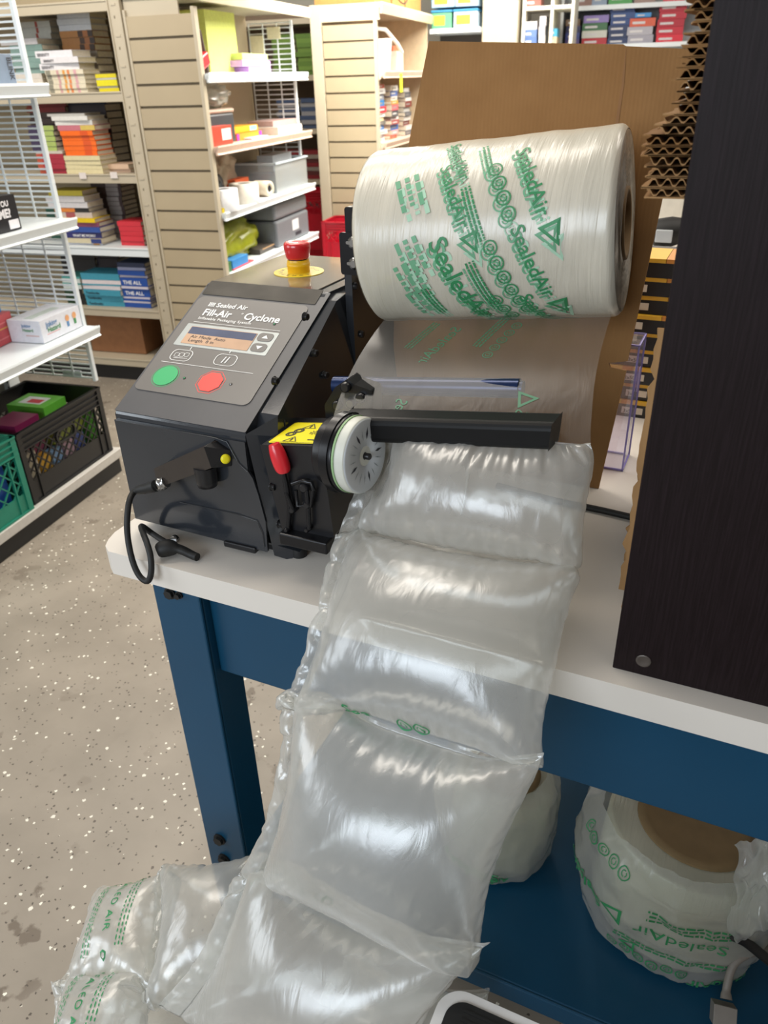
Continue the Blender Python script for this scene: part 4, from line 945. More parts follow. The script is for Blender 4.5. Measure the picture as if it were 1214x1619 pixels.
# clear acrylic display box with a lilac sticker, black game boxes behind it
pa = at(963, 742, 2, TT); pb = at(992, 720, 2, TT)
ab = thing('acrylic_box', (pa[0], pa[1], TT), 'tall clear acrylic box with lilac edges behind the cardboard sheet', 'box')
hx_, hy_, hh = .075, pb[1]-pa[1], at(1000, 545, 1, pa[1])[2]-TT
x_, yb_ = (pa[0]+pb[0])/2+.012, pa[1]
mb = MB()
for lo, hi in (((-hx_, 0, 0), (0, .002, hh)), ((-hx_, hy_, 0), (0, hy_+.002, hh)), ((-.002, 0, 0), (0, hy_, hh)), ((-hx_, 0, 0), (-hx_+.002, hy_, hh)), ((-hx_, 0, hh-.002), (0, hy_, hh))):
    mb.box((x_+lo[0], yb_+lo[1], TT+.0005+lo[2]), (x_+hi[0], yb_+hi[1], TT+.0005+hi[2]))
mb.build('clear_panels', M_acr, ab)
mb = MB(); Lc = [(x_+a, yb_+b) for a in (-hx_, 0) for b in (0, hy_)]
for a, b in Lc: mb.box((a-.0014, b-.0014, TT+.0005), (a+.0014, b+.0014, TT+hh))
for z in (TT+.002, TT+hh-.001):
    mb.box((x_-hx_, yb_-.0014, z-.0014), (x_, yb_+.0014, z+.0014)); mb.box((x_-hx_, yb_+hy_-.0014, z-.0014), (x_, yb_+hy_+.0014, z+.0014)); mb.box((x_-.0014, yb_, z-.0014), (x_+.0014, yb_+hy_, z+.0014))
mb.build('lilac_edges', mat('lilac_edge_plastic', '#8d84c4', .25), ab)
mb = MB(); c = Vector((x_+.0015, yb_+hy_/2, TT+.155)); mb.add([tuple(c+Vector((0, .014*math.cos(t), .022*math.sin(t)))) for t in [2*math.pi*i/28 for i in range(28)]]+[tuple(c+Vector((.0008, .014*math.cos(t), .022*math.sin(t)))) for t in [2*math.pi*i/28 for i in range(28)]], [tuple(range(28, 56))]+[(i, (i+1) % 28, 28+(i+1) % 28, 28+i) for i in range(28)]); mb.build('lilac_sticker', paint('#a596c6', .4), ab)
# game boxes
zb = TT
M_gb = [paint('#1d1c1c', .4), paint('#e0ae34', .45), paint('#d08a3a', .45), paint('#d9cfc0', .5)]
gy = 1.50
for k in range(9):
    hh = .034; c = at(1020, 645-k*24, 1, gy); jx = [-.004, .003, -.002, .004, 0, -.006, .003, .0, -.002][k]
    mb = MB(); xx = c[0]-.02+jx; x2 = xx+.19
    mb.box((xx-.06, gy+jx, zb), (x2, gy+.125, zb+hh-.0015), 0)
    for a_, b_, m_ in ((.0, .035, 1), (.035, .055, 2), (.055, .11, 1), (.11, .13, 2)): mb.box((xx-.058+a_, gy+jx-.0004, zb+hh-.008), (xx-.058+b_+.001, gy+.10, zb+hh-.0008), m_)
    mb.box((xx-.03+.01, gy+jx-.0006, zb+.007), (xx+.02, gy+jx+.001, zb+.020), 3)
    mb.text('3x50', .010, plane_fn((xx-.017, gy+jx-.0009, zb+.009), (1, 0, 0), (0, 0, 1)), 0, .02)
    mb.build('game_box', M_gb, label='black game box with flame-coloured edge on the bench, %s from the bottom of its pile' % words[k], cat='box', group='black game boxes piled at the back of the bench')
    zb += hh

# ------------------------------------------------------------------ store shelving (store frame)
def A3(x, y, axis, v): return at(x, y, axis, v, True)
def sthing(name, p, label, cat, group=None): return thing(name, S(p), label, cat, group)
def lip_x(mb, x, y0, y1, z, sgn=1, mi=0):          # price-rail front lip facing +x, board top at z
    pr = [(0, 0), (.004, .003), (.006, -.004), (-.002, -.030), (.004, -.036), (0, -.040), (-.012, -.036), (-.012, 0)]
    mb.prism([(a, b) for a, b in pr], (x, y0, z), (1, 0, 0), (0, 0, 1), (0, 1, 0), y1-y0, mi)
def shelf_x(par, xf, xb, y0, y1, z, m, name='shelf'):
    mb = MB(S); mb.box((xb, y0, z-.018), (xf-.004, y1, z)); lip_x(mb, xf, y0, y1, z+.002)
    mb.add([(xb, y0-.001, z), (xf, y0-.001, z), (xf-.03, y0-.001, z-.045), (xb, y0-.001, z-.02)], [(0, 1, 2, 3)])
    return mb.build(name, m, par)
def wire_panel(par, x0, x1, y, z0, z1, pitch=.0215, nv=4, m=None):
    mb = MB(S); n = int((z1-z0)/pitch)
    for i in range(n+1):
        z = z0+i*(z1-z0)/n; mb.box((x0, y, z-.003), (x1, y+.005, z+.003))
    for i in range(nv): x = x0+(x1-x0)*i/nv; mb.box((x-.0035, y-.004, z0), (x+.0035, y, z1))
    fr = mb.build('wire_divider', m or M_wsteel, par)
    mb = MB(S); mb.box((x1-.006, y-.010, z0-.01), (x1+.009, y+.008, z1+.01)); mb.build('divider_edge', m or M_wsteel, par, bevel=.002)
def holes_post(par, x0, x1, y, z0, z1, m, name='upright'):
    mb = MB(S); mb.box((x0, y, z0), (x1, y+.04, z1)); c = (x0+x1)/2
    z = z0+.05
    while z < z1: 
        mb.box((c-.007, y-.0006, z), (c-.001, y+.001, z+.011), 1); mb.box((c-.014, y-.0028, z+.05), (c+.010, y, z+.058), 0); z += .12
    mb.build(name, [m, M_shadowgap], par)
    mb = MB(S); mb.box((x0-.006, y-.006, z0), (x0, y+.02, z1)); mb.box((x1, y-.006, z0), (x1+.006, y+.02, z1)); mb.build('upright_flange', m, par)
def slat_panel(par, x0, x1, y, z0, z1, pitch, m=None):
    mb = MB(S); n = int(round((z1-z0)/pitch))
    for i in range(n):
        a = z0+i*pitch; mb.box((x0, y, a+.007), (x1, y+.012, a+pitch-.004)); mb.box((x0, y+.009, a-.004), (x1, y+.014, a+.007), 1)
    mb.build('slat_panel', [m or M_beige, M_shadowgap], par, bevel=.0)
ORDN = words
def book(p, w, d, t, col, label, group, pages=True, rz=0, spine=None, title=None, cat='book', name='book', mats2=None):
    # p: near-left-bottom corner in the store frame; spine faces us
    c, s_ = math.cos(rz), math.sin(rz)
    def f(q): return S((p[0]+q[0]*c-q[1]*s_, p[1]+q[0]*s_+q[1]*c, p[2]+q[2]))
    mb = MB(f); e = .0022
    if pages:
        mb.box((0, 0, 0), (w, d, e)); mb.box((0, 0, t-e), (w, d, t)); mb.box((0, -.001, 0), (w, e, t))
        mb.box((.002, e, e), (w-.003, d-.003, t-e), 1)
    else: mb.box((0, 0, 0), (w, d, t))
    ms = [paint(col), M_page, M_ink, M_white]
    if spine:
        for a, b, cc in spine:
            ms.append(paint(cc)); mb.box((w*a, -.0018, .001), (w*b, .0, t-.001), len(ms)-1)
    if title: mb.text(title[0], t*.62, plane_fn((w*title[2], -.0022, t*.22), (1, 0, 0), (0, 0, 1)), title[1], .02, sx=title[3] if len(title) > 3 else 1.1)
    return mb.build(name, ms, label=label, cat=cat, group=group)
def stack(px0, px1, py, ys, z0, specs, desc, d=.14, ref_t=None, seed=0, kind='book', pages=True, n0=0):
    a, b = A3(px0, py, 1, ys), A3(px1, py, 1, ys); r = random.Random(seed); z = z0+.001; w0 = b[0]-a[0]
    for i, sp in enumerate(specs):
        col, t = sp[0], sp[1]; o = sp[2] if len(sp) > 2 else {}
        k = 3.1e-3*(ys+.2)/3.8; dx = o.get('dx', 0)*k+r.uniform(-.003, .003); w = w0+o.get('dw', 0)*k
        th_ = t*k
        lab = '%s, %s from the bottom of the %s' % (o.get('what', kind), ORDN[i+n0] if i+n0 else 'lowest', desc)
        if i+n0 == 0: lab = '%s, lowest in the %s' % (o.get('what', kind), desc)
        book((a[0]+dx, ys+r.uniform(-.006, .006), z), w, d, th_, col, lab, desc, pages=o.get('pages', pages), rz=r.uniform(-.03, .03)+o.get('rz', 0), spine=o.get('spine'), title=o.get('title'), name='book' if kind.endswith('book') else kind.split()[-1], cat='book' if kind.endswith('book') else 'box')
        z += th_+.0006
    return z

# bookcase behind, its shelves facing us
YB1 = 3.60
bc = sthing('bookcase', (-2.9, 3.85, 0), 'beige steel bookcase of stacked books behind the white wire rack', 'bookcase')
Z1 = [1.44, 1.082, .728, .405, .125]
for z in Z1+[1.80]:
    mb = MB(S); mb.box((-3.9, YB1+.02, z-.02), (-2.345, 4.06, z)); mb.box((-3.9, YB1, z-.04), (-2.345, YB1+.025, z+.002)); mb.box((-3.9, YB1-.004, z-.004), (-2.345, YB1+.005, z+.004))
    mb.build('shelf', M_beige2 if z != .728 else M_wsteel, bc, bevel=.002)
mb = MB(S); mb.box((-3.9, 4.06, 0), (-2.30, 4.08, 1.95)); mb.build('back_panel', M_beige, bc)
mb = MB(S); mb.box((-3.9, YB1+.02, 0), (-2.27, YB1+.03, .09)); mb.build('kick_plate', M_kick, bc)
holes_post(bc, -2.338, -2.285, YB1-.005, 0, 1.95, M_beige2)
for (x_, y_) in ((131, 277), (180, 276)):
    p = A3(x_, y_, 1, YB1-.004); mb = MB(S); mb.box((p[0]-.02, YB1-.0065, p[2]-.017), (p[0]+.02, YB1-.0045, p[2]+.012)); mb.build('price_tag', paint('#dcd3cf'), bc)
W = '#d9d8d4'
stack(78, 138, 143, 3.64, Z1[0], [('#d8cfb8', 6.2, {'spine': [(.02, .14, '#8a8778'), (.3, .36, '#c89a9a'), (.46, .52, '#d89a4a'), (.58, .64, '#d8824a'), (.75, .82, '#cf9fa6')]})]*5
      + [('#dedce0', 8.6, {'dx': -8, 'title': ('SERENITY', 2, .05, .95), 'what': 'white titled book', 'rz': .02}), ('#dddade', 7.5, {'dx': -4, 'title': ('SERENITY', 2, .08, .95), 'what': 'white titled book'}), ('#dfdde2', 9, {'dx': -13, 'title': ('SERENITY', 2, .05, .95), 'what': 'white titled book', 'rz': -.04})],
      'patterned white stack, top shelf', seed=1)
stack(155, 187, 141, 3.66, Z1[0], [('#d3c414', 5.5), ('#b9b8ae', 2.5), ('#d9cf10', 8), ('#b9b8ae', 2.5), ('#d3c414', 5)], 'yellow stack, top shelf', seed=2)
stack(26, 72, 146, 3.66, Z1[0], [('#c6bdb0', 13), ('#d5cdc2', 8), ('#d0c9c0', 7)], 'cream stack by the wire rack, top shelf', seed=3)
stack(112, 162, 139, 3.84, Z1[0], [('#8f8577', 9)]*6+[('#b07a43', 8.5, {'spine': [(.55, .7, '#4a3426'), (.7, .85, '#a5683a'), (.85, 1, '#3d3029')]})]*3+[('#c9ccd0', 7.5)]*3, 'tall orange and white back stack, top shelf', seed=4)
stack(48, 98, 139, 3.86, Z1[0], [('#9aa6aa', 8)]*7+[('#c3c2b8', 7.5, {'spine': [(.55, .62, '#a5483a')]})]*5, 'grey back stack, top shelf', seed=5)
stack(30, 80, 140, 3.72, Z1[0]+.09, [('#7e9a94', 7.5)]*5+[('#d3d0d2', 8, {'dx': -14, 'dw': 8})], 'pale green stack, top shelf', seed=6)
stack(106, 163, 267, 3.64, Z1[1], [('#d6cba2', 6.5)]*4+[('#ef6a14', 7, {'dx': 3, 'dw': -8, 'spine': [(.62, .85, '#d9541c')]})]*5+[('#c0707c', 7.5, {'dx': -1, 'spine': [(.62, 1, '#cdb45c')]}), (W, 6.5, {'dx': -4}), (W, 6, {'dx': -7, 'rz': -.03}), ('#c9c6c0', 3.5, {'dx': -16, 'rz': .03})], 'orange and cream stack, second shelf', seed=7)
stack(62, 104, 265, 3.64, Z1[1], [('#a22a3c', 7.2, {'spine': [(.0, .2, '#b5523a')]})]*4+[('#c7bdb2', 4)], 'crimson stack, second shelf', seed=8)
stack(58, 97, 262, 3.66, Z1[1]+.10, [('#3d3350', 7.5, {'spine': [(.5, 1, '#a5b866')]})]*5, 'dark purple and lime stack, second shelf', seed=9)
stack(64, 124, 262, 3.86, Z1[1], [('#5a4a44', 9)]*9+[('#8d2f33', 7.5, {'spine': [(0, .3, '#a34a36')]})]*3, 'dark red back stack, second shelf', seed=10)
stack(124, 185, 262, 3.88, Z1[1], [('#4a4248', 10)]*9+[('#28304e', 9)], 'grey and navy back stack, second shelf', seed=11)
stack(166, 205, 264, 3.70, Z1[1], [('#c5a893', 5), ('#d0b39a', 7)], 'pale pink pair, second shelf', seed=12)
stack(105, 162, 386, 3.66, Z1[2], [('#bcbfca', 3.2, {'spine': [(.75, .92, '#b8823f')]}), ('#cabfa0', 7.5, {'spine': [(.72, 1, '#2d3b74')], 'dx': 0}), ('#2f2f6c', 9.5, {'title': ('WHAT ME WORRY', 3, .25, .85), 'rz': .05}), ('#32509a', 8.5, {'dx': 2}), ('#8c4a62', 7), ('#e0c012', 6.5, {'dx': -4}), ('#c6b9b3', 8.5, {'dx': -10, 'spine': [(.3, .55, '#a5555a')]}), ('#2b2a2a', 7, {'dx': -10, 'dw': -6, 'spine': [(0, .6, '#d8823a')]}), ('#d2cfd2', 9, {'dx': -21, 'dw': 6}), ('#d6d2d4', 9, {'dx': -22, 'dw': 4, 'rz': -.03}), ('#c9b83a', 8.5, {'dx': -13, 'dw': -8, 'rz': .04})], 'leaning mixed stack, third shelf', seed=13)
stack(192, 228, 383, 3.68, Z1[2], [('#cc2e3c', 7.5)]*5, 'bright red stack, third shelf', seed=14)
stack(160, 205, 380, 3.88, Z1[2], [('#4a3a3a', 7, {'spine': [(.5, .9, '#a5a0a0')]})]*12+[('#7a2630', 10)], 'tall dark back stack, third shelf', seed=15)
stack(84, 108, 383, 3.80, Z1[2], [('#2d5a4a', 10)]*5, 'dark green back stack, third shelf', seed=16)
stack(138, 196, 484, 3.65, Z1[3], [('#3f93ab', 9.5, {'title': ('Textbooks', 2, .06)})]*3+[('#d9cfd2', 6.5, {'spine': [(0, 1, '#d9cfd2')]}), ('#4a9ab0', 2.5), ('#d9cfd2', 6.5), ('#3f93ab', 11)], 'light blue stack, fourth shelf', seed=17)
stack(198, 240, 487, 3.66, Z1[3], [('#1f4b9c', 8), ('#c9c4d2', 3), ('#1f4b9c', 3.5), ('#c9c4d2', 3), ('#1f4b9c', 14, {'title': ('THE ALL', 3, .1)}), ('#c9c4d2', 4), ('#1f4b9c', 14, {'title': ('THE ALL', 3, .1)}), ('#c9c4d2', 4), ('#1f4b9c', 8), ('#8f95b5', 5), ('#2a3350', 7)], 'deep blue stack, fourth shelf', seed=18)
stack(108, 136, 483, 3.66, Z1[3], [('#1c3a24', 9, {'spine': [(.5, 1, '#1f1f20')]})]*3+[('#c6d0ce', 7), ('#4f9c98', 3), ('#c6d0ce', 7), ('#4f9c98', 3)], 'green and black stack, fourth shelf', seed=19)
stack(112, 164, 478, 3.88, Z1[3], [('#26262a', 10)]*9, 'black back stack, fourth shelf', seed=20)
stack(164, 200, 478, 3.90, Z1[3], [('#3a3338', 10)]*8+[('#8a2430', 9)], 'red topped back stack, fourth shelf', seed=21)
# brown box on the bottom deck
a = A3(142, 563, 1, 3.64)
mb = MB(S); mb.box((-2.90, 3.70, .127), (-2.545, 3.98, .345)); mb.box((-2.91, 3.69, .338), (-2.535, 3.99, .347), 0); mb.build('cardboard_box', mat('box_kraft', '#8f6240', .8, var=.08), label='closed brown cardboard box on the lowest deck of the beige bookcase', cat='box', bevel=.003)

# gondola 2: slatted end panel, shelves facing the aisle
g2 = sthing('shelving_unit', (-2.08, 4.2, 0), 'beige shelving unit with slatted end panel and slanted white-lipped shelves, nearer one', 'shelving')
slat_panel(g2, -2.262, -1.935, YB1+.0, .0, 1.735, .0915)
mb = MB(S); mb.box((-1.935, YB1-.004, 0), (-1.918, YB1+.03, 1.76)); mb.build('edge_trim', M_beige2, g2, bevel=.002)
mb = MB(S); mb.box((-2.275, YB1-.004, 0), (-2.262, YB1+.03, 1.76)); mb.build('edge_trim', M_beige2, g2, bevel=.002)
mb = MB(S); mb.box((-2.29, YB1, 1.80), (-1.87, 4.87, 1.825)); mb.prism([(0, 0), (.012, -.012), (.004, -.05), (-.008, -.05)], (-1.87, YB1-.02, 1.825), (1, 0, 0), (0, 0, 1), (0, 1, 0), 1.29)
mb.box((-2.27, YB1+.01, 1.735), (-2.0, YB1+.02, 1.80)); mb.build('canopy_shelf', M_beige2, g2)
mb = MB(S); mb.box((-2.29, YB1+.02, 0), (-2.27, 4.87, 1.80)); mb.build('back_panel', M_beige, g2)
GZ = [1.503, 1.20, .905, .615]
for z, m in zip(GZ, (M_wsteel, mat('pinkish_shelf_steel', '#cfb4a2', .4), M_wsteel, M_wsteel)): shelf_x(g2, -1.90, -2.27, 3.625, 4.86, z, m)
mb = MB(S); mb.box((-2.27, 3.63, .07), (-1.88, 4.86, .10)); mb.build('base_deck', M_wsteel, g2, bevel=.002)
mb = MB(S); mb.box((-1.91, 3.63, 0), (-1.90, 4.86, .07)); mb.build('kick_plate', M_kick, g2)
wire_panel(g2, -2.25, -1.985, 4.86, .98, 1.76, .026, 3)
for (zz, x0_, x1_, h_) in ((1.71, -2.13, -2.05, .06), (1.60, -2.24, -2.16, .13)):
    mb = MB(S); mb.box((x0_, 4.845, zz-.03), (x1_, 4.852, zz-.03+h_)); mb.build('label_card', paint('#ded6b4'), g2)
def gbox(name, label, cat, px0, px1, py, xf, z, h, dep, col, group=None, cols=None, bevel=.002, gap=0, parts=None, txt=None):
    y0 = A3(px0, py, 0, xf)[1]; y1 = A3(px1, py, 0, xf)[1]
    if y1 < y0: y0, y1 = y1, y0
    y0 = max(y0, 3.63) if px0 > 200 else y0
    mb = MB(S); mb.box((xf-dep, y0, z+.001), (xf, y1, z+h)); ms = [paint(col)]
    for a, b, c_, d_, cc in (cols or []):
        ms.append(paint(cc)); mb.box((xf-.0005, y0+(y1-y0)*a, z+.001+h*c_), (xf+.0008, y0+(y1-y0)*b, z+.001+(h-.001)*d_), len(ms)-1)
    return mb.build(name, ms, label=label, cat=cat, group=group, bevel=bevel)
# top shelf goods
gbox('paper_stack', 'tall bright yellow-green stack of paper pads on the top slanted shelf', 'paper', 332, 378, 100, -2.04, GZ[0], .27, .18, '#dfe87a')
gbox('box', 'flat lime box lying on the two lilac boxes, top slanted shelf', 'box', 384, 424, 100, -1.98, GZ[0]+.062, .03, .16, '#d2e88a')
gbox('box', 'upper lilac box under the flat lime box, top slanted shelf', 'box', 384, 428, 105, -1.97, GZ[0]+.031, .03, .16, '#c79adf', 'lilac boxes')
gbox('box', 'lower lilac box lying directly on the top slanted shelf', 'box', 393, 428, 108, -1.96, GZ[0], .03, .16, '#b98ad4', 'lilac boxes')
mb = MB(S); p = (-1.99, 3.70, GZ[0]); 
mb.tube([(p[0], p[1]-.03, p[2]+.0), (p[0], p[1]-.028, p[2]+.12), (p[0], p[1], p[2]+.19), (p[0], p[1]+.05, p[2]+.17), (p[0], p[1]+.075, p[2]+.08), (p[0], p[1]+.085, p[2]+.0)], .014, 10)
mb.build('leather_strap', paint('#4a3a32'), label='dark brown arched strap standing at the near end of the top slanted shelf', cat='strap')
mb = MB(S); mb.obox((-1.965, 3.69, GZ[0]+.05), (.05, .10, .055), 0, 0, .35); mb.build('tape_dispenser', [M_red], bevel=.008, label='red tape dispenser at the near end of the top slanted shelf', cat='tape dispenser')
# second shelf goods
def lumps(name, c, r3, m, label, cat, amp=.25, sd=0, fr=3):
    mb = MB(S)
    def fn(u, v):
        th, ph = u*2*math.pi, (v-.5)*math.pi; d = Vector((math.cos(ph)*math.cos(th), math.cos(ph)*math.sin(th), math.sin(ph)))
        k = 1+amp*noise.noise(d*fr+Vector((sd, 0, 0)))+amp*.5*noise.noise(d*fr*3+Vector((sd, 2, 0)))
        q_ = [math.copysign(abs(t)**.7, t) for t in d]
        return (c[0]+q_[0]*r3[0]*k, c[1]+q_[1]*r3[1]*k, max(c[2], c[2]+r3[2]+q_[2]*r3[2]*k))
    mb.grid(fn, 40, 26); return mb.build(name, m, label=label, cat=cat)
mb = MB(S); mb.box((-2.20, 3.66, GZ[1]+.002), (-1.975, 3.99, GZ[1]+.135)); mb.box((-2.20, 3.66, GZ[1]+.135), (-1.972, 4.0, GZ[1]+.155), 1); mb.build('file_case', [paint('#3a3d44', .35), paint('#b39b8a')], label='dark grey case with a beige lid inside clear plastic, second slanted shelf', cat='case', bevel=.01)
lumps('plastic_bag', (-2.08, 3.84, GZ[1]+.157), (.11, .17, .055), M_bag, 'crumpled clear plastic bag on the dark grey case, second slanted shelf', 'plastic bag', .35, 2)
gbox('box', 'small orange-red box with a white label, near end of the second slanted shelf', 'box', 332, 369, 232, -1.925, GZ[1], .085, .045, '#d6402c', cols=[(.5, .95, .25, .85, '#e8dcd8')])
gbox('box', 'yellow and magenta box, upper of two behind the orange-red box', 'box', 362, 408, 205, -2.0, GZ[1]+.034, .03, .12, '#e8a31c', cols=[(.7, .95, .1, .9, '#7cc0c8')])
gbox('box', 'orange and magenta box, lower of two behind the orange-red box', 'box', 374, 414, 214, -1.985, GZ[1], .033, .12, '#dd8a1a', cols=[(.0, .1, 0, 1, '#c02a9a'), (.88, 1, .1, 1, '#c02a9a')])
gbox('paper_pad', 'white pad lying on the shelf in front of the yellow boxes', 'paper', 398, 424, 218, -1.94, GZ[1], .010, .10, '#d5dae6')
gbox('box', 'flat white box at the far end of the second slanted shelf', 'box', 440, 478, 210, -1.945, GZ[1], .04, .16, '#ddd8d0', cols=[(.1, .25, .1, .9, '#f0eee8')])
gbox('box', 'flat rose-grey box resting on the white box, second slanted shelf', 'box', 432, 472, 200, -1.99, GZ[1]+.041, .028, .16, '#b59a96')
# third shelf goods
mb = MB(S); mb.lathe((-2.06, 3.80, GZ[2]+.075), (1, .15, 0), [(0, .085), (.05, .085), (.05, .045), (0, .045)], 40, caps=False); mb.build('tape_roll', [M_black], label='large black roll standing behind the paper rolls, third slanted shelf', cat='tape')
def prol(c, r, l, d, m, label, name='paper_roll', cat='paper roll', hole=True):
    mb = MB(S); mb.lathe(c, d, [(0, r), (l, r)]+([(l, r*.45), (l-.004, r*.45)] if hole else []), 40); c2 = Vector(c)+Vector(d).normalized()*(l-.0035); mb.lathe(c2, d, [(0, r*.44), (.0004, r*.44)], 30, 1); return mb.build(name, [m, M_ink], label=label, cat=cat)
prol((-1.95, 3.72, GZ[2]+.001), .075, .10, (0, 0, 1), paint('#dcdde0'), 'wide white paper roll lying flat at the near end of the third slanted shelf')
prol((-1.97, 4.0, GZ[2]+.001), .078, .095, (0, 0, 1), paint('#ddd6ca'), 'cream paper roll with orange dots, second along the third slanted shelf')
prol((-2.02, 4.26, GZ[2]+.041), .040, .095, (1, -.25, 0), paint('#cfc4b0'), 'small roll of tan tape on its side before the clear bin')
gbox('box', 'orange box tucked behind the cream paper roll', 'box', 372, 394, 290, -2.06, GZ[2], .10, .08, '#cf5a2a')
gbox('packet', 'yellow and red packet leaning on the lip of the third slanted shelf', 'packet', 341, 373, 330, -1.915, GZ[2], .022, .03, '#dcc020', cols=[(.4, .9, .2, .7, '#c8503a')])
bn = sthing('storage_bin', (-2.05, 4.6, GZ[2]), 'clear plastic storage bin at the far end of the third slanted shelf', 'bin')
mb = MB(S); y0_, y1_ = 4.36, 4.84
for q0, q1 in ((((-2.20, y0_, 0)), (-1.94, y0_+.003, .15)), ((-2.20, y1_-.003, 0), (-1.94, y1_, .15)), ((-2.20, y0_, 0), (-2.197, y1_, .15)), ((-1.943, y0_, 0), (-1.94, y1_, .15)), ((-2.2, y0_, 0), (-1.94, y1_, .003))):
    mb.box((q0[0], q0[1], GZ[2]+.001+q0[2]), (q1[0], q1[1], GZ[2]+.001+q1[2]))
mb.build('tub', film_mat('bin_plastic', .22, (.8, .86, .9), .25, .7, .1), bn)
mb = MB(S); mb.box((-2.21, y0_-.01, GZ[2]+.15), (-1.93, y0_+.004, GZ[2]+.16)); mb.box((-2.21, y1_-.004, GZ[2]+.15), (-1.93, y1_+.01, GZ[2]+.16)); mb.box((-1.944, y0_-.01, GZ[2]+.15), (-1.93, y1_+.01, GZ[2]+.16)); mb.build('rim', paint('#b8c4cc'), bn, bevel=.002)
gbox('box', 'blue-grey box lying inside the clear storage bin', 'box', 440, 480, 290, -1.97, GZ[2]+.006, .09, .18, '#5f7f98')
gbox('box', 'white box slanting above the rim of the clear storage bin', 'box', 432, 462, 262, -2.02, GZ[2]+.10, .085, .10, '#c7ccd2')
lumps('plastic_bag', (-2.17, 4.13, GZ[2]+.001), (.06, .14, .11), paint('#b8aa92'), 'beige bag bulging behind the paper rolls, third slanted shelf', 'bag', .3, 7)
# fourth shelf goods
lumps('plastic_bag', (-2.10, 3.95, GZ[3]+.001), (.12, .29, .095), mat('olive_film', '#8f9418', .28, var=.25, vscale=14), 'olive-green full plastic bag on the fourth slanted shelf', 'plastic bag', .3, 4, 2.4)
pr_ = sthing('printer', (-2.06, 4.6, GZ[3]), 'boxy grey printer at the far end of the fourth slanted shelf', 'printer')
mb = MB(S); mb.box((-2.24, 4.30, GZ[3]+.001), (-1.935, 4.80, GZ[3]+.145)); mb.build('body', paint('#6f7278', .4), pr_, bevel=.012)
mb = MB(S); mb.box((-2.24, 4.30, GZ[3]+.15), (-1.94, 4.80, GZ[3]+.235)); mb.build('top_cover', paint('#777a80', .4), pr_, bevel=.015)
mb = MB(S); mb.box((-2.20, 4.33, GZ[3]+.235), (-1.99, 4.77, GZ[3]+.238)); mb.build('output_tray', paint('#3a3d42', .4), pr_)
mb = MB(S); mb.box((-1.9355, 4.53, GZ[3]+.06), (-1.934, 4.63, GZ[3]+.12)); mb.build('label_patch', paint('#d2d4d8'), pr_)
mb = MB(S); mb.box((-1.9355, 4.57, GZ[3]+.025), (-1.934, 4.66, GZ[3]+.045)); mb.build('handle_recess', M_ink, pr_)
gbox('box', 'blue box on the front of the fourth slanted shelf', 'box', 366, 392, 405, -1.93, GZ[3], .05, .06, '#2d7fc0')
gbox('box', 'green box nearest the slatted panel, fourth slanted shelf', 'box', 350, 366, 420, -1.93, GZ[3], .05, .05, '#2f6a35')
gbox('card', 'pink-red card lying flat by the green box', 'card', 368, 402, 414, -1.925, GZ[3], .008, .06, '#c94a55')
gbox('tray', 'dark flat tray with brown contents before the grey printer', 'tray', 410, 450, 388, -1.96, GZ[3], .028, .13, '#4a4440', cols=[(.1, .9, .7, .98, '#b08a60')])
gbox('packet', 'white and red packet behind the blue box', 'packet', 350, 390, 395, -2.02, GZ[3]+.02, .035, .08, '#c9b9b8', cols=[(.2, .4, .1, .8, '#b0574a')])

# gondola 3, farther
YG = 5.22
g3 = sthing('shelving_unit', (-1.75, 5.8, 0), 'beige shelving unit with slatted end panel behind the film roll, farther one', 'shelving')
slat_panel(g3, -1.925, -1.60, YG, .0, 1.76, .0925)
mb = MB(S); mb.box((-1.60, YG-.004, 0), (-1.58, YG+.03, 1.79)); mb.build('edge_trim', M_beige2, g3, bevel=.002)
mb = MB(S); mb.box((-2.0, YG-.01, 0), (-1.93, YG+.03, 1.86)); mb.build('upright', M_beige2, g3, bevel=.002)
mb = MB(S); mb.box((-2.0, YG, 1.83), (-1.54, 6.5, 1.86)); mb.prism([(0, 0), (.012, -.012), (.004, -.06), (-.008, -.06)], (-1.54, YG-.03, 1.86), (1, 0, 0), (0, 0, 1), (0, 1, 0), 1.3); mb.box((-1.93, YG, 1.77), (-1.56, YG+.01, 1.83)); mb.build('canopy_shelf', M_beige2, g3)
mb = MB(S); mb.box((-1.95, YG+.02, 0), (-1.93, 6.48, 1.83)); mb.box((-1.93, 6.46, 0), (-1.57, 6.48, 1.83)); mb.build('back_panel', mat('cream_back', '#c9b79a', .6), g3)
for z, m in ((1.50, 'pinkish_shelf_steel'), (1.10, 'pinkish_shelf_steel'), (.70, None), (.3, None)): shelf_x(g3, -1.545, -1.93, YG+.03, 6.46, z, _mats.get(m, M_wsteel) if m else M_wsteel)
mb = MB(S); mb.lathe((-1.66, 5.50, 1.502), (0, 0, 1), [(0, .075), (.17, .092), (.175, .096), (.18, .092)], 36); mb.build('bucket', paint('#ece9e6'), label='white bucket on the top shelf of the farther shelving unit', cat='bucket')
mb = MB(S); mb.box((-1.90, 5.30, 1.502), (-1.76, 5.9, 1.70)); mb.build('box', paint('#d8c6ac'), label='large cream box behind the white bucket, farther shelving unit', cat='box')
mb = MB(S); mb.box((-1.75, 5.72, 1.502), (-1.60, 5.90, 1.62)); mb.build('box', paint('#d9c8bc'), label='cream box right of the white bucket, farther shelving unit', cat='box')
mb = MB(S); mb.box((-1.80, 5.72, 1.621), (-1.62, 5.90, 1.65)); mb.build('box', paint('#cf6a4a'), label='flat red-orange box on the cream box by the white bucket', cat='box')
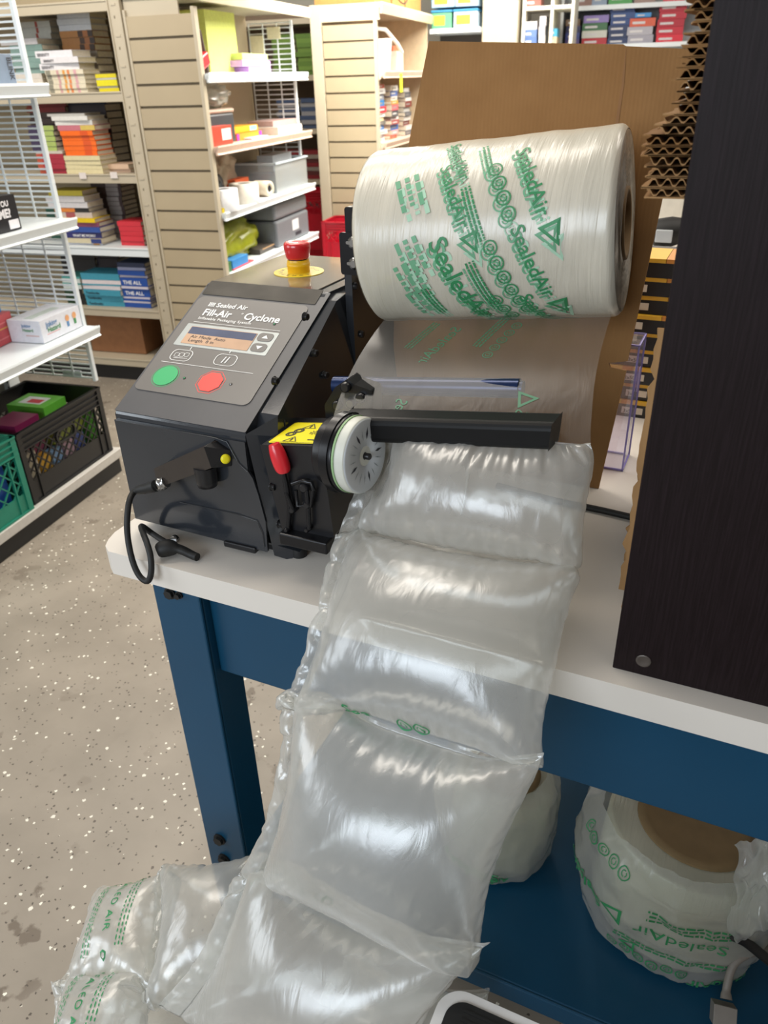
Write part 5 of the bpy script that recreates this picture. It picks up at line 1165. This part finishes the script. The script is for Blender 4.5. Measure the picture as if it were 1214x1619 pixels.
mb = MB(S); mb.tube([(-1.70, 5.32, 1.70), (-1.66, 5.42, 1.74), (-1.62, 5.55, 1.735), (-1.58, 5.68, 1.66), (-1.565, 5.75, 1.61)], [.006, .010, .012, .012, .010]); mb.build('white_tube', paint('#e6e0da'), label='bent white tube above the white bucket, farther shelving unit', cat='tube')
mb = MB(S); mb.box((-1.545, 5.60, 1.38), (-1.542, 5.66, 1.50)); mb.build('price_flag', paint('#dfe030'), label='bright yellow paper flag hanging from the pinkish shelf', cat='paper')
def row_x(xf, y0, z0, n, cols, desc, w=.17, t=.026, seed=0, d=.2):
    r = random.Random(seed); z = z0+.001
    for i in range(n):
        tt = t*r.uniform(.7, 1.25); yy = y0+r.uniform(-.02, .02); col = cols[i % len(cols)]
        mb = MB(S); ww = w*r.uniform(.85, 1.1); x_ = xf-r.uniform(0, .02)
        mb.box((x_-d, yy, z), (x_, yy+ww, z+tt-.0006)); mb.box((x_-d+.001, yy-.0008, z+.002), (x_-.003, yy+.001, z+tt-.003), 1); mb.box((x_-.004, yy+ww*.1, z+tt*.35), (x_+.0006, yy+ww*.7, z+tt*.6), 2)
        mb.build('book', [paint(col), M_page, paint('#d8d4d0' if i % 2 else '#8f8a88')], label='book lying %s from the bottom of the %s' % (ORDN[i] if i else 'lowest', desc), cat='book', group=desc); z += tt
row_x(-1.60, 5.30, 1.10, 12, ['#dcd8d6', '#8f8a92', '#dddad8', '#3f74b8', '#6a6660', '#e0d0a0', '#e8e2dc', '#c8303c', '#2d7fc0', '#8a8f9c', '#c9c6c4', '#c0503c'], 'near stack, farther unit middle shelf', seed=31, t=.030)
row_x(-1.60, 5.62, 1.10, 11, ['#d0552a', '#cf9a9a', '#3f6ab0', '#9a4a48', '#e0dcd8', '#4a4a50', '#c8646c', '#dba23a', '#e6e2dc', '#5a78c0', '#e4dfd8'], 'far stack, farther unit middle shelf', seed=32, t=.030)
row_x(-1.60, 5.95, 1.10, 10, ['#5a5a60', '#c8c4c0', '#7a3a34', '#d8d4d0'], 'farthest stack, farther unit middle shelf', seed=33, t=.030)
row_x(-1.60, 5.34, .70, 9, ['#d8dadc', '#9aa0a8', '#c83a3a', '#cfcfcf'], 'near stack, farther unit lower shelf', seed=34, t=.034)
row_x(-1.60, 5.66, .70, 9, ['#8f8a88', '#4a4f58', '#c0483c', '#c9b8a8'], 'far stack, farther unit lower shelf', seed=35, t=.034)
for i, (y0_, y1_, h_, nm) in enumerate(((5.25, 5.62, .16, 'nearest'), (5.65, 5.95, .15, 'second'), (5.98, 6.4, .18, 'third'))):
    mb = MB(S); mb.box((-1.98+(.02 if i else 0), y0_, 1.862), (-1.60, y1_, 1.862+h_)); mb.build('cardboard_box', mat('box_tan', '#a8753f', .8, var=.08), label='brown cardboard box on top of the farther shelving unit, %s to us' % nm, cat='box', group='boxes on top of the farther unit', bevel=.003)
mb = MB(S); mb.tube(smooth([(-1.53, 5.45, 1.98), (-1.525, 5.5, 1.90), (-1.52, 5.62, 1.872), (-1.525, 5.74, 1.90), (-1.53, 5.78, 1.98)]), .004); mb.build('cable_loop', M_rub, label='thin black cable loop on top of the farther shelving unit', cat='cable')
# bookcase seen in the gap between the two units
b2 = sthing('bookcase', (-2.4, 6.2, 0), 'dim beige bookcase seen in the gap between the two slatted units', 'bookcase')
for z in (1.85, 1.50, 1.15, .80, .45, .12):
    mb = MB(S); mb.box((-3.6, 6.0, z-.035), (-2.02, 6.4, z)); mb.build('shelf', M_beige2, b2)
mb = MB(S); mb.box((-3.6, 6.4, 0), (-2.02, 6.42, 1.95)); mb.build('back_panel', mat('brown_board', '#6a5a4a', .7), b2)
cc = [['#5a7a30', '#6a8a3a'], ['#3a4a6a', '#8a8a90'], ['#7a2028', '#5a2a2a', '#8a8078'], ['#4a5a58', '#8a3a38', '#3a3a40']]
for si, z in enumerate((1.50, 1.15, .80, .45)):
    for k in range(3):
        desc = '%s stack, %s shelf of the dim bookcase' % (('left', 'middle', 'right')[k], ('top', 'second', 'third', 'fourth')[si])
        zz = z+.001; r = random.Random(si*5+k)
        for i in range(7 if si else 9):
            t = .028; x_ = -2.62+k*.19+r.uniform(-.01, .01)
            book((x_, 6.03+r.uniform(-.01, .01), zz), .17, .14, t, cc[si][i % len(cc[si])], 'book, %s %s' % ((ORDN[i]+' from the bottom in the') if i else 'lowest in the', desc), desc); zz += t+.0006

# red crates in the aisle
def crate(lo, hi, m, label, band=.075, base=.075, pitch=.045, hole=True, group=None):
    x0, y0, z0 = lo; x1, y1, z1 = hi
    t = sthing('crate', ((x0+x1)/2, (y0+y1)/2, z0), label, 'crate', group)
    faces = [((x1, y0), (0, 1), y1-y0, (-1, 0)), ((x0, y0), (0, 1), y1-y0, (1, 0)), ((x0, y0), (1, 0), x1-x0, (0, 1)), ((x0, y1), (1, 0), x1-x0, (0, -1))]
    for o, d, L, nrm in faces:
        mb = MB(S)
        def bar(a, b, th, dep=.006, off=0):
            (u0, v0), (u1, v1) = a, b; dx, dy = u1-u0, v1-v0; l = math.hypot(dx, dy); nx, ny_ = -dy/l*th/2, dx/l*th/2
            pts = [(u0+nx, v0+ny_), (u1+nx, v1+ny_), (u1-nx, v1-ny_), (u0-nx, v0-ny_)]
            A_ = [(o[0]+d[0]*u+nrm[0]*off, o[1]+d[1]*u+nrm[1]*off, z0+v) for u, v in pts]; B_ = [(p[0]+nrm[0]*dep, p[1]+nrm[1]*dep, p[2]) for p in A_]
            mb.loft([A_, B_], 0, False)
        Hh = z1-z0
        bar((0, base/2+.002), (L, base/2+.002), base, .005, .003)
        bar((0, Hh-band/2), (L, Hh-band/2), band, .004, .004)
        for k in range(4): bar((0, Hh-.006-k*band/3.6), (L, Hh-.006-k*band/3.6), .005, .010, -.003)
        bar((0, Hh-.003), (L, Hh-.003), .006, .016, -.005); bar((0, .004), (L, .004), .008, .012, -.003)
        for u in (.012, L-.012): bar((u, .004), (u, Hh), .024, .009, -.002)
        for u in (.06, L-.06): bar((u, .004), (u, Hh-band), .006, .010, -.002)
        va, vb = base, Hh-band; ww = vb-va; n = int((L+ww)/pitch)+1
        for k in range(n):
            for sgn_ in (1, -1):
                u0 = k*pitch-ww if sgn_ > 0 else k*pitch; u1 = u0+ww*sgn_; a_, b_ = [u0, va], [u1, vb]
                def clip(p, q):
                    for lim in (.012, L-.012):
                        inside = (p[0] >= lim) if lim < .1 else (p[0] <= lim)
                        if not inside:
                            if (q[0]-p[0]) == 0: return None
                            s_ = (lim-p[0])/(q[0]-p[0])
                            if s_ < 0 or s_ > 1: return None
                            p = [lim, p[1]+(q[1]-p[1])*s_]
                    return p
                p = clip(a_, b_); q_ = clip(b_, a_)
                if p and q_ and abs(p[0]-q_[0]) > .004: bar(p, q_, .005, .005, .002)
        if hole and L > .3:
            c = L/2; pts = rrect(c-.055, Hh-band-.045, c+.055, Hh-band+.0, .02)
            for i in range(len(pts)): bar(pts[i], pts[(i+1) % len(pts)], .008, .012, -.004)
        mb.build('crate_wall', m, t)
    mb = MB(S); mb.box((x0, y0, z0), (x1, y1, z0+.006)); mb.build('crate_floor', m, t)
    return t
r1_ = crate((-1.90, 4.93, .0), (-1.56, 5.20, .335), M_crater, 'red plastic crate on the floor under the labelled red crate', .06, .20, group='red crates')
r2_ = crate((-1.90, 4.93, .337), (-1.56, 5.20, .665), M_crater, 'red plastic crate with a white label, upper of two by the farther unit', .06, .20, group='red crates')
crate((-2.36, 5.45, .0), (-2.04, 5.72, .39), M_crater, 'red plastic crate on the floor in the gap before the dim bookcase', .06, .24, group='red crates')
crate((-2.36, 5.45, .392), (-2.04, 5.72, .78), M_crater, 'red plastic crate stacked on another in the gap before the dim bookcase', .06, .24, group='red crates')
mb = MB(S); mb.box((-1.75, 4.926, .47), (-1.66, 4.9285, .57)); mb.build('paper_label', paint('#ddd6d6'), r2_)

# gondola 1 at left: white wire rack
g1 = sthing('shelving_unit', (-2.2, 1.9, 0), 'white wire-sided rack with slanted shelf lips at the left edge', 'shelving')
for z, xf in ((1.475, -1.935), (1.048, -1.935), (.648, -1.935)): shelf_x(g1, xf, -2.44, 1.30, 2.535, z, M_wsteel)
mb = MB(S); mb.box((-2.46, 1.30, 0), (-2.44, 2.56, 1.9)); mb.build('back_panel', mat('warm_grey_panel', '#a39f94', .6), g1)
mb = MB(S); mb.box((-2.44, 1.30, .09), (-1.99, 2.57, .108)); mb.box((-1.99, 1.30, .072), (-1.975, 2.57, .110)); mb.build('base_deck', paint('#c4c0ba', .4), g1, bevel=.003)
mb = MB(S); mb.box((-2.0, 1.30, .002), (-1.99, 2.55, .074)); mb.box((-2.44, 2.55, .002), (-1.99, 2.558, .074)); mb.build('kick_plate', M_kick, g1)
wire_panel(g1, -2.40, -2.005, 2.535, .43, 1.715, .0185, 4)
mb = MB(S)
mb.box((-2.445, 2.50, .1), (-2.41, 2.56, 1.9))
for k in range(60): mb.box((-2.42, 2.4985, .15+k*.03), (-2.414, 2.501, .165+k*.03), 1)
mb.build('upright', [M_wsteel, M_ink], g1)
mb = MB(S); mb.box((-2.16, 2.538, .425), (-2.07, 2.542, .455)); mb.build('plastic_tag', paint('#c8ced6', .2), g1)
# goods on the white rack
mb = MB(S); p = A3(28, 134, 0, -1.99)
mb.box((-2.14, p[1]-.11, 1.477), (-1.99, p[1], 1.565)); 
mb.text('BLINK', .030, plane_fn((-1.9885, p[1]-.028, 1.556), (0, 0, -1), (0, 1, 0)), 1, .01, sx=.8); mb.build('box', [paint('#7c8b9f', .3), M_ink], bevel=.002, label='grey-blue box with a word printed down its side, top shelf of the white rack', cat='box')
mb = MB(S); p = A3(36, 366, 0, -1.975); y0_ = p[1]-.22
mb.box((-2.14, y0_, 1.050), (-1.975, p[1], 1.160)); 
mb.text('WHAT DO YOU', .024, plane_fn((-1.9742, y0_+.008, 1.128), (0, 1, 0), (0, 0, 1)), 1, .04, sx=1.0)
mb.text("'OU", .027, plane_fn((-1.9742, p[1]-.07, 1.128), (0, 1, 0), (0, 0, 1)), 1, .05)  if False else None
mb.text('MEME?', .036, plane_fn((-1.9742, p[1]-.135, 1.094), (0, 1, 0), (0, 0, 1)), 1, .05, sx=.95)
mb.box((-1.9749, p[1]-.055, 1.056), (-1.9735, p[1]-.008, 1.084), 1); mb.build('game_box', [paint('#1e1c20', .35), paint('#e6e4e8')], bevel=.002, label='black game box with white capitals and a white sticker on the white rack', cat='box')
# white box with small figures, red box, blue box
def wbx(c, sx_, sy_, h, rz, z, col, label, fr_=None, name='box'):
    cs_, sn = math.cos(rz), math.sin(rz)
    def f(q_): return S((c[0]+q_[0]*cs_-q_[1]*sn, c[1]+q_[0]*sn+q_[1]*cs_, z+q_[2]))
    mb = MB(f); mb.box((-sx_, 0, .001), (0, sy_, h)); ms = [paint(col, .35)]
    for (face, a, b, c_, d_, cc_) in (fr_ or []):
        ms.append(paint(cc_))
        if face == 'x': mb.box((-.0005, a*sy_, c_*h), (.0008, b*sy_, d_*h), len(ms)-1)
        elif face == 'y': mb.box((-b*sx_, -.0008, c_*h), (-a*sx_, .0005, d_*h), len(ms)-1)
        else: mb.box((-b*sx_, c_*sy_, h-.0005), (-a*sx_, d_*sy_, h+.0008), len(ms)-1)
    return mb, ms
mb, ms = wbx((-1.992, 2.283), .14, .235, .082, .02, .650, '#d9dbe4', '', [('x', .12, .44, .30, .34, '#d8a8a8'), ('z', .35, .6, .1, .8, '#b9c4c0'), ('y', .1, .5, .3, .36, '#c9b0b0')])
ms += [paint('#5a86b4'), paint('#3f8a52'), paint('#dca070')]
k0 = len(ms)-3
mb.text('Joking', .026, plane_fn((.0012, .03, .052), (0, 1, 0), (0, 0, 1)), k0, .02); mb.text('Hazard', .026, plane_fn((.0012, .034, .032), (0, 1, 0), (0, 0, 1)), k0+1, .02)
mb.text('Joking', .016, plane_fn((-.08, -.0012, .058), (1, 0, 0), (0, 0, 1)), k0, .02); mb.text('Hazard', .016, plane_fn((-.08, -.0012, .042), (1, 0, 0), (0, 0, 1)), k0+1, .02)
for yy, bc_ in ((.155, k0), (.198, k0+1)):
    mb.add([(.0012, yy+.012*math.cos(t), .054+.012*math.sin(t)) for t in [2*math.pi*i/20 for i in range(20)]], [tuple(range(20))], k0+2); mb.box((.0004, yy-.007, .022), (.0011, yy+.007, .042), bc_)
mb.build('game_box', ms, bevel=.001, label='white game box with pale coloured print, on the lowest shelf of the white rack', cat='box')
mb, ms = wbx((-2.125, 2.20), .16, .118, .105, .12, .650, '#c04a50', '', [('x', .05, .95, .52, .56, '#d8a850'), ('x', .1, .9, .2, .24, '#d8787c'), ('x', .1, .9, .7, .74, '#d8787c')]); mb.build('game_box', ms, bevel=.002, label='red game box left of the white game box on the white rack', cat='box')
mb, ms = wbx((-2.14, 2.19), .15, .105, .035, .15, .756, '#2a74b8', '', [('x', .3, .75, .15, .8, '#dfe6ee')]); mb.build('game_box', ms, bevel=.002, label='flat bright blue box lying on the red game box', cat='box')
mb, ms = wbx((-2.16, 2.16), .15, .115, .03, .0, .792, '#2a3f9c', ''); mb.build('game_box', ms, bevel=.002, label='flat dark blue box topmost above the red game box', cat='box')
# crates on the base deck
crate((-2.36, 2.035, .110), (-2.0, 2.54, .392), M_crate, 'black lattice milk crate full of game boxes on the base of the white rack', pitch=.040, base=.085)
crate((-2.34, 1.56, .110), (-1.985, 2.012, .40), M_crateg, 'green lattice crate beside the black crate, at the left edge', pitch=.058, base=.07)
def cb_(lo, hi, col, label, cols=None, name='game_box', bev=.003):
    mb = MB(S); mb.box(lo, hi); ms = [paint(col, .35)]
    for l2, h2, c2 in (cols or []): ms.append(paint(c2)); mb.box(l2, h2, len(ms)-1)
    return mb.build(name, ms, bevel=bev, label=label, cat='box')
cb_((-2.17, 2.10, .25), (-2.055, 2.23, .392), '#7c2350', 'maroon box standing out of the black crate', [((-2.054, 2.12, .29), (-2.0535, 2.21, .294), '#c98aa8'), ((-2.054, 2.12, .31), (-2.0535, 2.21, .314), '#c98aa8')])
cb_((-2.23, 2.27, .35), (-2.06, 2.40, .398), '#5fae3a', 'upper green box in the black crate', [((-2.20, 2.30, .398), (-2.10, 2.37, .3986), '#d8dce0'), ((-2.17, 2.31, .3986), (-2.11, 2.345, .3992), '#c83a4a')])
cb_((-2.22, 2.26, .30), (-2.05, 2.43, .348), '#7cc04a', 'second green box under the upper one in the black crate')
cb_((-2.22, 2.26, .25), (-2.04, 2.47, .298), '#a8b84a', 'yellow-green box under the green boxes in the black crate')
for i, (ya, yb, za, zb_, col, lab) in enumerate(((2.07, 2.13, .20, .29, '#dcd2b8', 'white and yellow packet low behind the lattice, near end of the black crate'), (2.14, 2.20, .19, .25, '#e0b040', 'amber packet behind the lattice of the black crate'), (2.21, 2.27, .19, .245, '#8ab0dc', 'pale blue packet behind the lattice of the black crate'), (2.28, 2.34, .19, .248, '#c8a8b8', 'pinkish packet behind the lattice of the black crate'), (2.35, 2.41, .19, .249, '#4a5a9c', 'dark blue packet behind the lattice of the black crate'), (2.45, 2.51, .12, .33, '#58a838', 'leaf-green box standing at the far end of the black crate'))):
    cb_((-2.06, ya, za-.07), (-2.02, yb, zb_), col, lab, name='packet')
for i in range(4): cb_((-2.10, 1.62+i*.09, .12), (-2.03, 1.70+i*.09, .30), '#2f62c0', 'blue packet in the green crate, %s from the left' % ('first', 'second', 'third', 'fourth')[i], name='packet')
cb_((-2.20, 1.86, .30), (-2.10, 1.98, .37), '#e0cf20', 'yellow packet on top in the green crate', name='packet')

# far right: wall shelves with game boxes, pillar, narrow white shelves, bins
ws = sthing('wall_shelf', (-.1, 7.5, 1.9), 'pale blue-grey wall shelves of game boxes far behind the cardboard sheet', 'shelf')
for z in (1.905, 1.645, 1.35): 
    mb = MB(S); mb.box((-.66, 7.20, z-.02), (.55, 7.56, z)); mb.box((-.66, 7.19, z-.03), (.55, 7.205, z+.002)); mb.build('shelf', M_wsteel, ws, bevel=.002)
mb = MB(S); mb.box((-.68, 7.56, .0), (.6, 7.60, 2.4)); mb.build('back_panel', paint('#b9bcbc', .6), ws)
mb = MB(S); mb.box((-.68, 7.2, 0), (-.66, 7.56, 2.4)); mb.build('side_panel', paint('#cfd2d2', .5), ws)
def farstack(px0, px1, pyb, ys, z, cols, desc, t, pages=False, d=.2):
    a, b = A3(px0, pyb, 1, ys), A3(px1, pyb, 1, ys); zz = z+.001
    for i, c in enumerate(cols):
        mb = MB(S); r = random.Random(int(px0)+i); dx = r.uniform(-.008, .008); mb.box((a[0]+dx, ys, zz), (b[0]+dx, ys+d, zz+t-.001)); mb.box((a[0]+dx+.02, ys-.001, zz+t*.3), (a[0]+dx+(b[0]-a[0])*.6, ys, zz+t*.6), 1)
        mb.build('game_box', [paint(c), paint('#c9c6c8')], label='game box, %s %s' % ((ORDN[i]+' from the bottom of the') if i else 'lowest in the', desc), cat='box', group=desc, bevel=.001); zz += t
farstack(918, 957, 70, 7.26, 1.645, ['#b02630', '#c9c9c0', '#3a6a45', '#8a78b8'], 'mixed stack with red lowest, far wall shelf', .050)
farstack(960, 998, 70, 7.24, 1.645, ['#24345e', '#1f2f58', '#24345e', '#26427c', '#28467e', '#26427c'], 'navy stack, far wall shelf', .042)
farstack(990, 1030, 72, 7.22, 1.645, ['#9a98a4', '#a8a6b0', '#c8583c'], 'orange topped stack, far wall shelf', .055)
farstack(1002, 1028, 35, 7.24, 1.815, ['#3f8fd0'], 'pair of loose light blue boxes over the orange one', .03)
farstack(1036, 1078, 72, 7.22, 1.645, ['#cc2438', '#b82034', '#a81c30', '#b01e32', '#a81c30'], 'bright red stack, far wall shelf', .050)
farstack(893, 915, 68, 7.24, 1.645, ['#5a4a80', '#3f4a8a', '#2f2f58', '#6a5238'], 'leftmost dark stack, far wall shelf', .045)
farstack(905, 935, 8, 7.24, 1.905, ['#8a6a60'], 'upper far wall shelf, brownish one', .10)
farstack(936, 960, 8, 7.24, 1.905, ['#8a9ab0'], 'upper far wall shelf, grey-blue one', .10)
farstack(961, 998, 8, 7.24, 1.905, ['#4a9a50'], 'upper far wall shelf, green one', .10)
farstack(1002, 1035, 8, 7.24, 1.905, ['#9a8078'], 'upper far wall shelf, taupe one', .10)
farstack(1048, 1082, 8, 7.24, 1.905, ['#d04a58'], 'upper far wall shelf, rose-red one', .10)
mb = MB(S); mb.box((-1.18, 6.55, 0), (-.92, 6.85, 2.6)); mb.build('trim_1', M_beige2, kind='structure', bevel=.01)
ns = sthing('bookcase', (-.78, 6.9, 0), 'narrow white open shelves right of the beige pillar', 'bookcase')
mb = MB(S)
for x_ in (-.90, -.70, -.555): mb.box((x_, 6.62, 0), (x_+.022, 6.98, 2.4))
mb.build('upright', paint('#dcd8c8', .5), ns)
for z in (1.86, 1.62, 1.3):
    mb = MB(S); mb.box((-.90, 6.62, z), (-.535, 6.98, z+.025)); mb.build('shelf', paint('#e2ddcc', .5), ns, bevel=.002)
farstack(826, 848, 66, 6.66, 1.645, ['#4f6aa0', '#5a74a8', '#dcd8da'], 'blue pile, narrow white shelves', .05)
farstack(850, 860, 66, 6.66, 1.645, ['#c8c4c2', '#b8b4b6', '#c8c4c8'], 'pale pile, narrow white shelves', .06)
farstack(868, 880, 66, 6.66, 1.645, ['#b8a890', '#3f9ac0'], 'small pile topped with blue, narrow white shelves', .05)
farstack(830, 856, 8, 6.66, 1.885, ['#9a5a50', '#6a7a90'], 'upper pile, narrow white shelves', .05)
bs = sthing('bin_shelf', (-1.35, 6.6, 1.7), 'white shelf of blue-lidded bins left of the beige pillar', 'shelf')
for z in (1.77, 1.45):
    mb = MB(S); mb.box((-1.56, 6.5, z-.03), (-1.185, 6.9, z)); mb.build('shelf', M_wsteel, bs, bevel=.002)
mb = MB(S); mb.box((-1.57, 6.9, 0), (-1.18, 6.93, 2.4)); mb.build('back_panel', paint('#57504a', .7), bs)
for i, (x0_, x1_, z_, c_, n_) in enumerate(((-1.55, -1.40, 1.771, '#5a9a78', 'lower left'), (-1.385, -1.21, 1.771, '#b8cfe0', 'lower right'), (-1.55, -1.38, 1.90, '#9ac0dc', 'upper left'), (-1.375, -1.21, 1.90, '#a8c4dc', 'upper right'))):
    t = sthing('storage_bin', ((x0_+x1_)/2, 6.6, z_), 'small bin with a blue lid, %s of the four on the far bin shelf' % n_, 'bin', 'blue-lidded bins')
    mb = MB(S); mb.box((x0_, 6.52, z_), (x1_, 6.8, z_+.10)); mb.build('tub', paint(c_), t, bevel=.006)
    mb = MB(S); mb.box((x0_-.004, 6.515, z_+.10), (x1_+.004, 6.805, z_+.115)); mb.build('lid', paint('#2f7fae'), t, bevel=.004)
    mb = MB(S); mb.box((x0_+.02, 6.518, z_+.02), (x1_-.05, 6.521, z_+.08)); mb.build('paper_label', paint('#d8d83a'), t)
# counter seen in the gap between the sheet and the dark cabinet
ct = thing('counter', (.0, 2.3, 0), 'white counter behind the bench, seen between the cardboard sheet and the dark cabinet', 'counter')
mb = MB(); mb.box((-.6, 2.05, 1.03), (.9, 2.55, 1.06)); mb.build('worktop', M_lam, ct, bevel=.003)
mb = MB(); mb.box((-.58, 2.10, 0), (.88, 2.52, 1.03)); mb.build('body', paint('#a8a49c', .6), ct)
mb = MB(); mb.box((-.28, 2.35, 1.061), (-.02, 2.50, 1.30)); mb.build('carton', paint('#d8d2c4', .5), label='cream carton standing on the white counter behind the dark gadget', cat='box', bevel=.004)
mb = MB(); mb.box((-.22, 2.30, 1.301), (-.0, 2.5, 1.35)); mb.build('box', paint('#e0b8b4', .5), label='pink and white flat box on top of the cream carton', cat='box', bevel=.004)
lo_ = at(1060, 360, 1, 2.14)
mb = MB(); mb.lathe((lo_[0]-.045, 2.14, 1.10), (1, .1, .12), [(0, .022), (.01, .034), (.05, .036), (.075, .030), (.085, .018)], 24); mb.box((lo_[0]-.03, 2.105, 1.085), (lo_[0]+.01, 2.112, 1.115), 1); mb.build('label_gun', [M_rub, M_greyw], label='black handheld gadget lying on the white counter', cat='gadget', bevel=.002)
mb = MB(); mb.box((-.33, 1.90, TT+.1), (-.05, 2.0, TT+.135)) if False else None
